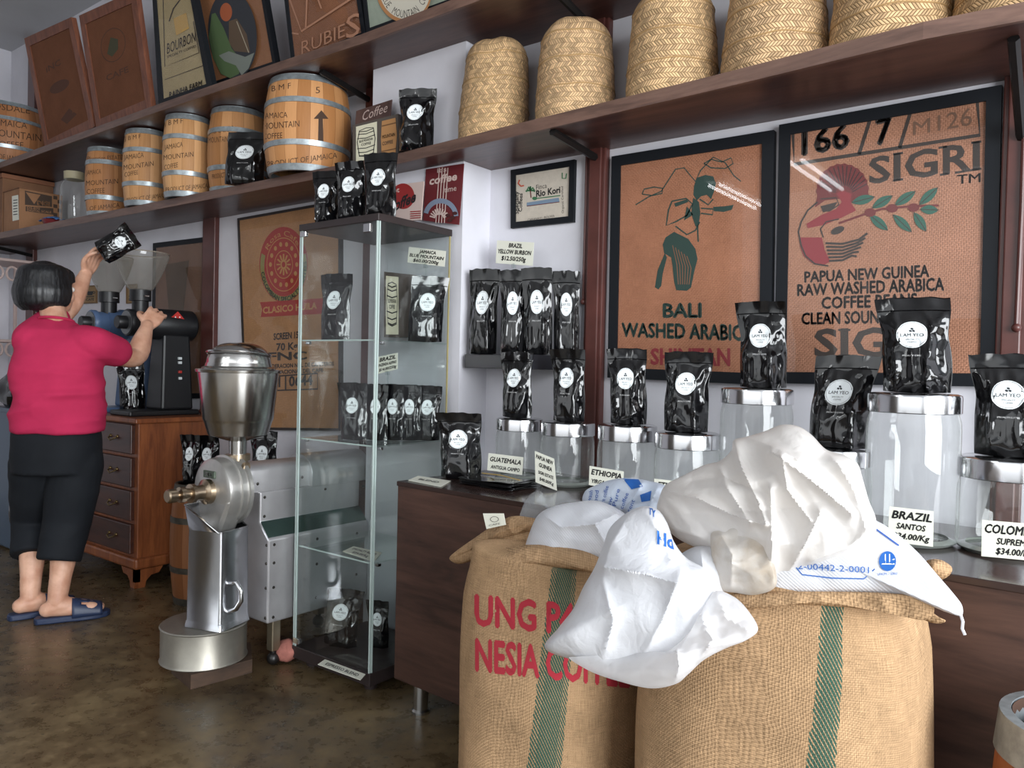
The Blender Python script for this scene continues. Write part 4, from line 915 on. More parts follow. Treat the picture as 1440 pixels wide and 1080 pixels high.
a.line([(404, -10), (424, 44), (500, -6)], 3, pl_, 'branch'); a.line([(430, 40), (432, -10)], 2.4, pl_, 'branch'); a.line([(452, 12), (444, -10)], 2.4, pl_, 'branch'); a.line([(420, 48), (408, 46)], 2.4, pl_, 'branch'); a.done()
r, S, Q = frame('black framed pale green sack with round BLUE MOUNTAIN emblem', [(503, -70), (636, -106), (646, 0), (515, 48)], YT, YB, 0.018, black_paint, M('pale green sack', (156, 166, 150), .85, var=(40, .06)))
a = Art(S, r, .0004); a.ell((568, -14), 39, 46, M('emblem orange', (182, 128, 82), .8), 'emblem', 48, -.15); a.ell((569, -16), 36, 43, M('emblem cream', (212, 206, 190), .8), 'emblem_face', 48, -.15)
a.textarc('BLUE   MOUNTAIN   COFFEE', (569, -15), 33, 40, 192, 372, 11, dark_print, bold=-.004); a.done()
# tin signs behind the cabinet top
tin = M('dark red tin', (104, 40, 44), .35); pale = M('sign cream', (206, 184, 176), .4); sky_b = M('sign blue grey', (128, 140, 160), .4)
def plate(label, px, yt, yb, mat, group='tin coffee signs', th=.004, name='tin_sign'):
    q = [at_y(*px[0], yt), at_y(*px[1], yt), at_y(*px[2], yb), at_y(*px[3], yb)]; S = S_quad(*q); n = S.n
    r = thing(name, label, 'sign', (q[2] + q[3]) / 2, 0, group)
    obj('plate', G().hexa([q[3], q[2], q[2] - n * th, q[3] - n * th, q[0], q[1], q[1] - n * th, q[0] - n * th]), mat, r, smooth=False)
    Spx = lambda x, y: (CAM + ray(x, y) * ((q[0] - CAM).dot(n) / ray(x, y).dot(n)), n)
    return r, Art(Spx, r, .0006)
r, a = plate('cream tin sign with red disc and black script coffee', [(543, 262), (596, 255), (592, 309), (541, 313)], 2.135, 2.09, pale)
a.ell((567, 276), 16, 18, M('sign red', (150, 42, 42), .4), 'disc'); a.text('Coffee', (545, 301), (585, 283), 15, ink, bold=.03, shear=.3); a.text('hot', (548, 273), (562, 270), 7, pale, 'small_text')
for k in range(4): a.line([(577, 298 + 3 * k), (592, 297 + 3 * k)], 1.3, M('sign red', (0, 0, 0)), 'rays')
a.done()
r, a = plate('dark red tin sign reading coffee time', [(599, 238), (652, 230), (645, 316), (595, 310)], 2.185, 2.165, tin)
for x in (616, 620, 624, 628): a.line([(x + 2, 236), (x - 3, 314)], 1.3, pale, 'stripes')
a.ring((620, 306), 25, 27, 7, sky_b, 'arch', 40, 5, 165); a.text("it's", (615, 243), (628, 241), 6, pale); a.text('coffee', (604, 260), (643, 253), 11, pale, bold=.03, shear=.15); a.text('time', (625, 271), (642, 268), 8, pale, bold=0)
for t_ in range(20, 165, 16): a.line([(618 + 6 * math.cos(math.radians(t_)), 308 - 6 * math.sin(math.radians(t_))), (618 + 14 * math.cos(math.radians(t_)), 308 - 15 * math.sin(math.radians(t_)))], 2, pale, 'rays')
for c_ in ((630, 303), (637, 306), (633, 310), (640, 300)): a.ell(c_, 3.5, 2.5, M('bean brown', (70, 34, 34), .5), 'beans', 12)
a.done()
r, a = plate('brown tin sign with pale script Coffee on the shelf', [(501, 156), (551, 140), (547, 186), (498, 190)], 2.16, 2.13, M('brown tin', (92, 70, 66), .4, var=(20, .3)))
a.text('Coffee', (510, 170), (545, 157), 13, pale, bold=.0, shear=.3); a.done()
# gift box on the shelf
gb2 = thing('gift_box', 'grey gift box printed with barrel standing on the middle shelf', 'gift box', at_y(528, 215, 2.12), 0, 'barrel gift boxes')
q = [at_y(496, 176, 2.11), at_y(560, 160, 2.11), at_y(560, 212, 2.11), at_y(496, 232, 2.11)]
z_ = 1.922
q[2].z = q[3].z = z_; a = giftbox(gb2, q, 0.04, 0.2)
bw_ = M('barrel print', (186, 136, 86), .6); a.poly([(.66, .08), (.95, .08), (.98, .5), (.95, .95), (.66, .95), (.64, .5)], bw_, 'barrel_picture'); a.line([(.66, .2), (.96, .2)], .03, M('barrel print line', (120, 84, 52), .6), 'barrel_hoops'); a.line([(.65, .8), (.96, .8)], .03, M('barrel print line', (0, 0, 0)), 'barrel_hoops')
a.text('MOUNTAIN', (.67, .5), (.94, .5), .08, dark_print); a.text('COFFEE', (.67, .66), (.9, .66), .08, dark_print); a.done()
# ------------------------------------------------------------------ barrels
galv = M('galvanised hoop', (156, 164, 168), .38, .55, var=(40, .25), bump=(60, .1)); stencil = M('barrel stencil', (66, 44, 30), .75)
def barrel(px0, px1, pyb, pyt, y, z0, label, base, hoops, marks=(), group='wooden coffee barrels', lid=True):
    """staves bulging between px0..px1, standing at height z0 on plane y, head at photo row pyt"""
    c = at_y((px0 + px1) / 2, 500, y); c.z = z0; s = ppm(c); R = (px1 - px0) / 2 / s; fp_ = c + Vector((-c.x, -c.y, 0)).normalized() * R * .9; d_ = ray((px0 + px1) / 2, pyt); uu = Vector((-c.x, -c.y, 0)).normalized(); h = (CAM + d_ * ((fp_ - CAM).dot(uu) / d_.dot(uu))).z - z0; h = min(h, .403 if z0 < 2 else 1)
    r = thing('coffee_barrel', label, 'barrel', c, 0, group)
    def rad(v): return R * (0.86 + 0.14 * math.sin(PI * v) ** 0.8)
    N = 48
    g = G().grid(lambda u, v: c + Vector((rad(v) * math.cos(2 * PI * u), rad(v) * math.sin(2 * PI * u), h * v)), N, 16, lambda u, v: (u * 2 * PI * R, v * h))
    b = g.bvh(); obj('staves', g, staves('staves %s' % str(base), base), r)
    obj('head', G().lathe([(0, h * .955), (rad(.96) * .97, h * .955)], c, 32), wood('barrel head', (150, 104, 62), (186, 138, 90), .6), r)
    for v0, v1 in hoops:
        hg = G().lathe([(rad(v0) + .0005, h * v0), (rad(v0) + .0035, h * v0 + .001), (rad(v1) + .0035, h * v1 - .001), (rad(v1) + .0005, h * v1), (rad(v1) - .008, h * v1), (rad(v0) - .008, h * v0), (rad(v0) + .0005, h * v0)], c, N)
        hg.f = [f for f in hg.f if len(f) == 4]; obj('hoop', hg, galv, r)
    if lid: obj('rim', G().lathe([(rad(1) * .9, h * .97), (rad(1) + .004, h * .97), (rad(1) + .004, h), (rad(1) * .9, h * 1.004), (rad(1) * .9, h * .97)], c, N), galv, r)
    a = Art(S_bvh(b), r, .0012)
    for mk in marks:
        a.k += 1
        if mk[0] == 't': a.text(mk[1], mk[2], mk[3], mk[4], stencil, 'lettering', bold=-.004)
        elif mk[0] == 'arrow':
            x, y0, y1 = mk[1:]; a.poly([(x - 3, y1), (x + 5, y1), (x + 4, y0 + 12), (x + 12, y0 + 12), (x + 2, y0), (x - 9, y0 + 12), (x - 2, y0 + 12)], stencil, 'arrow', sub=2)
    a.done(); return r
MZ, UZ = 1.922, 2.362
H4 = [(0.0, .07), (.25, .31), (.69, .75), (.93, 1.0)]
t5 = lambda st, x0, y0, x1, y1, h: ('t', st, (x0, y0), (x1, y1), h)
barrel(368, 487, 245, 102, 2.15, MZ, 'largest wooden barrel on the middle shelf, stencilled 5 and an arrow', (196, 142, 92), H4,
       [t5('J B M F', 374, 130, 409, 124, 8), t5('5', 444, 131, 450, 131, 9), t5('JAMAICA', 370, 167, 404, 165, 8), t5('MOUNTAIN', 370, 182, 421, 178, 9), t5('COFFEE', 370, 196, 397, 194, 8), t5('PRODUCT OF JAMAICA', 376, 235, 474, 222, 8), ('arrow', 450, 155, 205)])
barrel(290, 371, 255, 132, 2.20, MZ, 'wooden barrel stencilled 9 behind a black coffee bag', (194, 142, 94), H4,
       [t5('J B M F', 295, 155, 327, 152, 7), t5('9', 361, 160, 367, 160, 8), t5('JAMAICA', 293, 189, 330, 184, 8), t5('MOUNTAIN', 293, 201, 320, 199, 8), t5('PRODUCT', 298, 252, 316, 249, 7)])
barrel(227, 294, 275, 156, 2.11, MZ, 'mid sized wooden barrel second left of the black bag', (208, 160, 110), H4,
       [t5('J B M F', 231, 177, 257, 173, 7), t5('JAMAICA', 231, 211, 257, 206, 7), t5('MOUNTAIN', 230, 225, 272, 220, 7), t5('COFFEE', 231, 239, 250, 235, 7), t5('PRODUCT OF JAMAICA', 233, 270, 292, 264, 6.5)])
barrel(172, 236, 287, 180, 2.11, MZ, 'slender wooden barrel second from left on the middle shelf', (200, 152, 104), H4,
       [t5('J B M F', 175, 198, 198, 194, 6), t5('JAMAICA', 174, 225, 202, 221, 7), t5('MOUNTAIN', 174, 239, 216, 233, 7), t5('COFFEE', 175, 249, 194, 245, 6.5), t5('PRODUCT OF JAMAICA', 178, 285, 235, 277, 6.5)])
barrel(120, 178, 297, 206, 2.12, MZ, 'short brown wooden barrel at left stencilled ESTATE', (180, 128, 84), [(0, .06), (.22, .29), (.74, .81), (.93, 1)],
       [t5('Plantation ESTATE', 123, 226, 172, 224, 6), t5('JAMAICA', 121, 246, 142, 244, 6.5), t5('MOUNTAIN', 121, 261, 166, 258, 7), t5('COFFEE', 122, 273, 147, 271, 7), t5('OF JAMAICA', 126, 296, 168, 291, 6)])
barrel(-52, 60, 240, 140, 2.08, UZ, 'large wooden barrel on the upper shelf at left edge', (176, 122, 82), H4,
       [t5('LLOYDSDALE', -42, 148, 42, 160, 9), t5('JAMAICA', -12, 175, 38, 181, 9), t5('MOUNTAIN', -12, 190, 58, 199, 10), t5('COFFEE', -10, 205, 33, 208, 8), t5('PRODUCT OF JAMAICA', -40, 218, 40, 230, 8)])
pouch(343, 260, 186, 62, y=2.06, z=MZ, yaw=0.6, depth=.5, label='black coffee bag on the middle shelf leaning before the barrel numbered 9', seed=5)
pouch(585, 211, 123, 56, y=2.10, z=MZ, yaw=0.5, label='black coffee bag on the middle shelf between gift box and first basket', seed=3)

# ------------------------------------------------------------------ plaited baskets
GB = 'upturned plaited baskets'
def basket(px0, px1, pyt, y, label, base, dark, lean=0.0, seed=0, k=0.9):
    c = at_y((px0 + px1) / 2, 500, y); c.z = MZ; s = ppm(c); R = (px1 - px0) / 2 / s * 0.97; h = at_y((px0 + px1) / 2, pyt, y).z - MZ
    r = thing('woven_basket', label, 'basket', c, 0, GB)
    def P(u, v):
        a = 2 * PI * u
        if v < .8: q = v / .8; rr_ = R * (1.0 - 0.06 * q - .07 * q ** 3); z = h * .80 * q
        else:
            q = (v - .8) / .2; rr_ = R * .87 * math.cos(q * PI / 2) ** .62; z = h * (.80 + .2 * math.sin(q * PI / 2) ** 1.3)
        w = 1 + .035 * noise.noise(Vector((math.cos(a) * 1.2, math.sin(a) * 1.2, v * 2.2 + seed * 5))) + .006 * math.sin(v * h / .026 * PI)
        lump = .008 * noise.noise(Vector((math.cos(a) * 1.5, math.sin(a) * 1.5, seed * 3 + 9)))
        return c + Vector((rr_ * w * math.cos(a) + lean * z, rr_ * w * math.sin(a) * .92, z + lump * min(1, v * 1.2)))
    g = G().grid(P, 60, 50, lambda u, v: (u * 2 * PI * R, v * (h + .5 * R)))
    obj('basket_body', g, plait('palm plait %d' % seed, base, dark), r)
    seam = G()
    for vv in (.3, .56, .8):
        pts = [P(i / 40, vv + .004 * math.sin(i * 1.1 + seed)) for i in range(41)]; pts = [c + (p - c) * 1.004 + Vector((0, 0, 0)) for p in pts]; seam.tube(pts, .0020, 5)
    obj('seam_cord', seam, M('palm cord', (176, 142, 96), .7), r)
    return r
st_ = (214, 178, 134); dk_ = (120, 88, 52)
basket(634, 740, 62, 2.19, 'smallest plaited straw basket at the left of its row', st_, dk_, .02, 0)
basket(741, 862, 35, 2.185, 'plaited straw basket second from left with a rounded crown', (216, 180, 138), dk_, -.02, 1)
basket(866, 1001, -6, 2.18, 'wide plaited straw basket third from left beside the brown post', (216, 180, 136), dk_, 0, 2)
basket(1001, 1152, -42, 2.175, 'plaited straw basket fourth from left above the Bali frame corner', (212, 176, 134), dk_, .0, 3)
basket(1152, 1318, -80, 2.17, 'plaited straw basket fifth from left above the Sigri sack', (212, 176, 132), dk_, .03, 4)
basket(1331, 1524, -110, 2.17, 'plaited straw basket cut off by the top right corner', (212, 176, 132), dk_, 0, 5)
# ------------------------------------------------------------------ boxes and jar at the left end of the middle shelf
card_b = M('corrugated card', (150, 108, 76), .8, var=(9, .12)); card_d = M('dark card', (126, 88, 62), .8, var=(9, .12)); cprint = M('box print', (70, 54, 44), .8)
p = at_y(27, 323, 2.02); p2 = at_x(90, 310, p.x)
bx = thing('carton', 'brown cardboard carton with dark printed panel and white barcode label', 'cardboard box', (p.x - .2, 2.15, MZ))
hz = at_x(27, 264, p.x).z
obj('carton_body', G().box(p.x - .25, p.x, 2.02, p2.y - .01, MZ, hz), card_b, bx, smooth=False, bevel=.003)
obj('flap', G().box(p.x - .255, p.x + .003, 2.015, 2.16, hz, hz + .004), card_d, bx, smooth=False)
a = Art(lambda x, y: (at_x(x, y, p.x), Vector((1, 0, 0))), bx, .0008)
a.poly([(35, 268), (73, 276), (73, 291), (35, 288)], cprint, 'print'); a.poly([(36, 270), (57, 274), (48, 287)], card_b, 'triangle'); a.text('DIGI', (52, 288), (70, 290), 6, card_b, 'print_light', bold=.05)
a.poly([(36, 290), (75, 293), (75, 302), (36, 297)], cprint, 'print'); a.text('DS-870', (38, 293.5), (56, 295), 3, card_b, 'print_light'); a.text('DIGITAL SCALE', (38, 297), (72, 300), 3, card_b, 'print_light')
for i in range(5):
    for j in range(2):
        if (i + j) % 2 == 0: a.poly([(75 + 6 * j, 275 + 6 * i), (80.5 + 6 * j, 276 + 6 * i), (80.5 + 6 * j, 281 + 6 * i), (75 + 6 * j, 280 + 6 * i)], cprint, 'print')
a.done()
a = Art(lambda x, y: (at_y(x, y, 2.02), Vector((0, -1, 0))), bx, .0015)
a.poly([(17, 276), (26, 274), (27, 309), (18, 311)], paper, 'barcode_label'); 
for k in range(6): a.line([(19, 282 + 4 * k), (25, 281 + 4 * k)], 1.2, ink, 'barcode')
a.done()
pbx = p.x
b2 = thing('carton', 'large reddish brown cardboard box with lid behind the printed carton', 'cardboard box', (-5.9, 2.2, MZ))
xb = at_y(0, 290, 2.07).x - .2; xr = -5.20
zt2 = at_x(20, 246, pbx - .27).z
obj('carton_body', G().box(-6.55, pbx - .275, 2.02, 2.33, MZ, zt2 - .03), card_d, b2, smooth=False, bevel=.003)
obj('lid', G().box(-6.555, pbx - .268, 2.014, 2.335, zt2 - .03, zt2), M('reddish card', (140, 92, 66), .8, var=(9, .12)), b2, smooth=False, bevel=.003)
p = at_y(104, 306, 2.12); p.z = MZ; s = ppm(p); rj = 18 / s; hj = at_y(104, 243, 2.12).z - MZ
jr = thing('glass_jar', 'old clear glass jar with beige lid on shelf beside the ESTATE barrel', 'jar', p)
g = G().lathe([(0, .008), (rj * .9, .004), (rj, .02), (rj, hj * .72), (rj * .7, hj * .84), (rj * .66, hj * .9)], p, 32); g.f = [f for f in g.f if len(f) == 4]; obj('glass_body', g, jar_glass, jr)
obj('lid', G().lathe([(rj * .72, hj * .86), (rj * .74, hj), (0, hj)], p, 32), M('beige lid', (178, 168, 138), .5), jr)
p = at_y(58, 318, 1.999); p.z = MZ; s = ppm(p)
bw = thing('plastic_bowl', 'small dark red bowl on the shelf before the printed carton', 'bowl', p)
obj('bowl', G().lathe([(0, 0.002), (.04, 0.0), (.05, .02), (.058, .034), (.055, .034), (.045, .01), (0, .008)], p + Vector((0, .06, 0)), 28), M('dark red plastic', (110, 36, 40), .4), bw)
g = G().grid(lambda u, v: p + Vector(((u - .5) * .17, .06 + (v - .5) * .09, .034 + .012 * noise.noise(Vector((u * 5, v * 4, 2))) + .02 * math.sin(PI * u) * math.sin(PI * v))), 24, 16); g.uv = {}
tag(obj('blue_bag', g, film('blue plastic', (92, 140, 205), .3, .05, .2), solid=.001), 'crumpled blue plastic bag lying on the small red bowl', 'plastic bag')
# ------------------------------------------------------------------ steel coffee mill
ss = M('worn stainless sheet', (186, 184, 186), .34, .6, var=(5, .14), bump=(9, .05)); ss2 = M('cast aluminium', (190, 188, 184), .34, .75, var=(14, .12), bump=(60, .08)); rivet_m = M('rivet dark', (70, 66, 62), .4, .9)
dullss = M('dull galvanised sheet', (164, 160, 150), .42, .8, var=(7, .2), bump=(22, .06)); green_top = M('green tinted sheet', (96, 118, 112), .25, .9)
mx_ = -2.54
mill = thing('coffee_mill', 'large polished steel coffee mill with funnel hopper and riveted casing', 'coffee mill', (mx_, 1.95, 0))
zz = lambda py, y=1.70, px=375: at_y(px, py, y).z
zb_, z1_, z2_, z3_, z4_ = zz(879), zz(760), zz(738), zz(695), zz(654)
Y0, Y1 = 1.706, 2.185
hw0, hw1, hw2 = .138, .082, .066
sec = [(mx_ - hw0, zb_), (mx_ + hw0, zb_), (mx_ + hw0, z1_), (mx_ + hw1, z2_), (mx_ + hw1, z3_), (mx_ - hw1, z3_), (mx_ - hw1, z2_), (mx_ - hw0, z1_)]
obj('casing', G().prism([(x, Y0, z) for x, z in sec], (0, Y1 - Y0, 0)), ss, mill, smooth=False, bevel=.006)
obj('sloped_cover', G().hexa([(mx_ + hw0 - .004, Y0 + .004, z1_ + .001), (mx_ + hw0 - .004, Y1 - .004, z1_ + .001), (mx_ + hw0 - .006, Y1 - .004, z1_ + .006), (mx_ + hw0 - .006, Y0 + .004, z1_ + .006), (mx_ + hw1 + .002, Y0 + .004, z2_ - .002), (mx_ + hw1 + .002, Y1 - .004, z2_ - .002), (mx_ + hw1 + .002, Y1 - .004, z2_ + .003), (mx_ + hw1 + .002, Y0 + .004, z2_ + .003)]), green_top, mill, smooth=False, label='dark green sloped cover')
arch = [(mx_ + hw2 * math.cos(q), z3_ + (z4_ - z3_ - .03) + .03 * math.sin(q)) for q in [PI * i / 12 for i in range(13)]]
obj('shaft_housing', G().prism([(x, Y0 - .03, z) for x, z in [(mx_ - hw2, z3_ - .002), (mx_ + hw2, z3_ - .002)] + arch], (0, .30, 0)), ss, mill, bevel=.003)
mh = [(mx_ + .088 * math.cos(q), z3_ + .045 + .075 * math.sin(q)) for q in [PI * i / 16 for i in range(17)]]
obj('motor_cover', G().prism([(x, Y0 + .23, z) for x, z in [(mx_ - .088, z3_ - .004), (mx_ + .088, z3_ - .004)] + mh], (0, .30, 0)), ss, mill, bevel=.004)
def rivets(n_, pts, parent, nrm=(1, 0, 0)):
    for p_ in pts:
        obj('rivet', G().lathe([(0, .004), (.004, .003), (.006, 0), (.006, -.002)], p_, 10, 'X'), rivet_m, parent)
rv = [(mx_ + hw0, Y0 + .025, z) for z in (zb_ + .02, zb_ + .13, zb_ + .22, z1_ - .02)] + [(mx_ + hw0, Y0 + .22, z) for z in (zb_ + .05, zb_ + .18, z1_ - .03)] + [(mx_ + hw0, Y0 + .42, z) for z in (zb_ + .1, z1_ - .04)] + \
     [(mx_ + hw1, Y0 + .02, z2_ + .02), (mx_ + hw1, Y0 + .02, z3_ - .02), (mx_ + hw1, Y0 + .30, z3_ - .02), (mx_ + hw1, Y0 + .5, z3_ - .03), (mx_ + hw2, Y0 + .0, z3_ + .03), (mx_ + hw2, Y0 + .2, z3_ + .035)]
rivets('rivet', rv, mill)
for p_ in [(mx_ + hw0 - .012, Y0, z) for z in (zb_ + .02, zb_ + .13, zb_ + .22, z1_ - .02)]: obj('rivet', G().lathe([(0, -.004), (.004, -.003), (.006, 0)], p_, 10, 'Y'), rivet_m, mill)
# legs with castors
for x_, y_ in [(mx_ + hw0 - .03, Y0 + .05), (mx_ - hw0 + .03, Y0 + .05), (mx_ + hw0 - .03, Y1 - .05), (mx_ - hw0 + .03, Y1 - .05)]:
    lg = obj('leg', G().box(x_ - .018, x_ + .018, y_ - .018, y_ + .018, .055, zb_ + .002), M('leg steel', (150, 138, 118), .45, .9), mill, smooth=False, bevel=.003)
    cg = G().ball((x_, y_, .024), .024, 10).tube([(x_, y_, .03), (x_, y_, .06)], .011, 10); obj('castor', cg, M('castor black', (30, 28, 28), .35), lg)
# burr housing, axis towards the viewer
hz_ = at_y(325, 692, 1.60).z
bh = G().lathe([(0, -.02), (.1, -.02), (.116, -.012), (.120, .0), (.120, .03), (.128, .032), (.128, .045), (.120, .047), (.120, .06), (.128, .062), (.128, .075), (.1, .085), (.05, .1), (.05, .13)], (mx_, 1.575, hz_), 40, 'Y')
obj('burr_housing', bh, ss2, mill, angle=30)
sp = G(); z_0, z_1 = hz_ - .02, hz_ - .20
sp.hexa([(mx_ - .085, 1.545, z_1), (mx_ + .035, 1.545, z_1), (mx_ + .035, 1.61, z_1), (mx_ - .085, 1.61, z_1), (mx_ - .118, 1.556, z_0), (mx_ + .118, 1.556, z_0), (mx_ + .118, 1.64, z_0), (mx_ - .118, 1.64, z_0)])
obj('spout', sp, ss2, mill, smooth=False, bevel=.012)
kn = obj('adjusting_shaft', G().lathe([(.045, 0), (.045, -.02), (.028, -.03), (.024, -.06), (.034, -.062), (.034, -.075), (.02, -.078), (.02, -.095), (.027, -.097), (.027, -.115), (.012, -.117), (.012, -.128), (.024, -.13), (.024, -.155), (.02, -.16), (0, -.16)], (mx_ - .005, 1.556, hz_), 28, 'Y'), M('worn brass steel', (176, 158, 136), .28, 1.0), mill, angle=30)
npz = hz_ + .062
nm_ = obj('nameplate', G().box(mx_ - .035, mx_ + .035, 1.548, 1.556, npz - .013, npz + .013), M('nameplate green', (86, 96, 84), .5, .5), mill, smooth=False, bevel=.002)
a = Art(lambda x, y: (Vector((mx_ + x, 1.548, npz + y)), Vector((0, -1, 0))), mill, .0006); a.text('FKS', (-.022, -.007), (.022, -.007), -.014, ss2, 'nameplate_text', bold=.04); a.done()
# hopper
hc = (mx_ + .015, 1.655, 0); zr, zl_ = at_y(335, 522, 1.655).z, at_y(335, 590, 1.655).z; zf = at_y(335, 612, 1.655).z; zn = at_y(335, 640, 1.655).z
hp = G().lathe([(.03, zn - .03), (.032, zf - .02), (.06, zf - .012), (.105, zf + .004), (.118, zl_ - .01), (.122, zl_), (.124, zl_ + .003), (.142, zr - .006), (.15, zr - .004), (.152, zr + .004), (.148, zr + .008), (.135, zr + .006)], hc, 48)
obj('hopper', hp, M('polished hopper steel', (196, 195, 192), .2, 1.0, var=(3, .1)), mill, angle=35)
obj('hopper_neck', G().lathe([(.036, zn - .07), (.036, zn - .02), (.044, zn - .018), (.044, zn + .004), (.03, zn + .006)], hc, 24), M('worn brass steel', (0, 0, 0)), mill)
obj('neck_screw', G().lathe([(.012, 0), (.012, .03), (.016, .03), (.016, .04), (0, .04)], (hc[0] + .032, hc[1] - .01, zn - .035), 14, 'X'), M('worn brass steel', (0, 0, 0)), mill)
ld = obj('hopper_lid', G().lathe([(.128, zr + .004), (.13, zr + .012), (.118, zr + .018), (.115, zr + .03)] + [(.113 * math.cos(q) ** .7 + .0001, zr + .03 + .075 * math.sin(q)) for q in [PI / 2 * i / 10 for i in range(11)]], hc, 48), M('polished hopper steel', (0, 0, 0)), mill)
obj('lid_rim', G().tube([(hc[0] + .112 * math.cos(q), hc[1] + .112 * math.sin(q), zr + .062 + .012 * math.cos(q + 1)) for q in [2 * PI * i / 40 for i in range(41)]], .0045, 8), chrome, ld)
# drum stand and square can
dc = at_y(287, 900, 1.56); dr = .150
pl_ = tag(obj('plank', G().hexa([(dc.x - .06, dc.y - .09, 0), (dc.x + .12, dc.y - .12, 0), (dc.x + .15, dc.y + .10, 0), (dc.x - .01, dc.y + .2, 0), (dc.x - .06, dc.y - .09, .049), (dc.x + .12, dc.y - .12, .049), (dc.x + .15, dc.y + .10, .049), (dc.x - .01, dc.y + .2, .049)]), wood('plank wood', (58, 44, 36), (86, 66, 52), .6, 'Y', 10), smooth=False), 'short dark wooden plank on the floor under the round steel drum', 'plank')
dz0 = .05
dm_ = thing('steel_drum', 'low round dull steel drum standing on a plank under the can', 'drum', (dc.x, dc.y, dz0))
dtop = dz0 + .128
g = G().lathe([(0, dz0), (dr, dz0), (dr + .004, dz0 + .004), (dr, dz0 + .012), (dr, dtop - .008), (dr + .004, dtop - .004), (dr, dtop), (0, dtop + .002)], (0, 0, 0), 56)
for i_, v_ in enumerate(g.v): g.v[i_] = Vector((dc.x + v_.x * .98, dc.y + v_.y * .98, v_.z))
obj('drum_body', g, dullss, dm_, angle=30)
cc_ = Vector((at_y(307, 800, 1.58).x, 1.58, dtop + .003)); can = thing('steel_can', 'tall square steel can with slanted lip catching coffee under the spout', 'can', cc_, 0)
cb_, ct_ = .085, .075; hcan = at_y(318, 757, 1.50).z - cc_.z; yawc = .3
def crow(s_, z_, lipx=0):
    o = []
    for x, y in [(-1, -1), (1, -1), (1, 1), (-1, 1)]:
        for q in range(4):
            a_ = math.atan2(y, x) + (q - 1.5) * .3; r_ = .018
            px_, py_ = x * (s_ - r_) + r_ * math.cos(a_), y * (s_ - r_) + r_ * math.sin(a_)
            o.append(cc_ + Vector((px_ * math.cos(yawc) - py_ * math.sin(yawc), px_ * math.sin(yawc) + py_ * math.cos(yawc), z_ + (lipx * max(0, -x) * (.5 + .5 * (q in (1, 2)))))))
    return o
g = G(); rows = [crow(.083, 0), crow(.079, .02), crow(.078, .022), crow(.076, hcan * .6), crow(.075, hcan)]
lip = [Vector(p) for p in rows[-1]]
cen = cc_
for p in lip:
    side = (p - cen).x * math.cos(yawc) + (p - cen).y * math.sin(yawc)
    if side < 0: p.z += .085 * min(1, -side / .06); d_ = Vector((-math.cos(yawc), -math.sin(yawc), 0)) * .022; p += d_
rows.append(lip)
for r_ in rows: g.v += r_
n_ = 16
for j in range(len(rows) - 1):
    for i in range(n_): g.f.append((j * n_ + i, j * n_ + (i + 1) % n_, (j + 1) * n_ + (i + 1) % n_, (j + 1) * n_ + i))
g.f.append(tuple(reversed(range(n_))))
obj('can_body', g, M('tinplate', (184, 186, 190), .24, 1.0, var=(5, .15), bump=(8, .1)), can, angle=30, solid=.002)
obj('lip_wire', G().tube(lip + [lip[0]], .0035, 8), chrome, can)
rd = Vector((math.cos(yawc), math.sin(yawc), 0)); hb_ = cc_ + rd * .076 + Vector((.012, -.03, 0))
obj('handle', G().tube([hb_ + Vector((0, 0, hcan * .46)) + rd * a_ + Vector((0, 0, -b_)) for a_, b_ in [(-.004, 0), (.03, -.008), (.05, .02), (.05, .055), (.03, .085), (-.004, .1)]], .009, 10), chrome, can)
obj('seam', G().tube([hb_ + Vector((-.004, 0, .02)), hb_ + Vector((-.006, 0, hcan - .004))], .002, 6), chrome, can)
g = G().ball(at_z(404, 914, .045) , .05, 10, (1, .8, .8)); 
for i_, v_ in enumerate(g.v): g.v[i_] = v_ + Vector((1, 1, .6)) * .012 * noise.noise(v_ * 30)
tag(obj('stone_block', g, M('pink stone', (176, 112, 100), .9, var=(20, .25), bump=(40, .4))), 'rough pinkish stone lying on the floor beside the mill leg', 'stone')

# ------------------------------------------------------------------ two barrels behind the mill with bags on top
for pxa, pxb, y_, lab in [(243, 327, 2.02, 'worn wooden barrel on the floor between drawer chest and steel mill'), (325, 405, 2.14, 'wooden barrel mostly hidden behind the steel mill shaft')]:
    c = at_y((pxa + pxb) / 2, 700, y_); s = ppm(c)
    zt_b = at_y(265, 684, 1.9).z
    R = (pxb - pxa) / 2 / s; r = thing('coffee_barrel', lab, 'barrel', (c.x, c.y, 0), 0, 'barrels on the floor'); c = Vector((c.x, c.y, 0)); h = zt_b
    rad = lambda v: R * (.80 + .2 * math.sin(PI * min(1, v * .9 + .05)) ** .8)
    g = G().grid(lambda u, v: c + Vector((rad(v) * math.cos(2 * PI * u), rad(v) * math.sin(2 * PI * u), h * v)), 48, 16, lambda u, v: (u * 2 * PI * R, v * h)); obj('staves', g, staves('worn staves', (134, 88, 56)), r)
    obj('head', G().lathe([(0, h * .985), (rad(1) * .97, h * .985)], c, 32), wood('barrel head', (0, 0, 0), (0, 0, 0)), r)
    for v0, v1 in [(.90, 1.0), (.68, .73), (.27, .32), (.0, .06)]:
        hg = G().lathe([(rad(v0) + .0005, h * v0), (rad(v0) + .003, h * v0 + .001), (rad(v1) + .003, h * v1 - .001), (rad(v1) + .0005, h * v1), (rad(v1) - .008, h * v1), (rad(v0) - .008, h * v0), (rad(v0) + .0005, h * v0)], c, 48); hg.f = [f for f in hg.f if len(f) == 4]
        obj('hoop', hg, M('old iron hoop', (84, 80, 72), .5, .7, var=(30, .3)), r)
    FLOORB = zt_b
zfb = FLOORB + .001
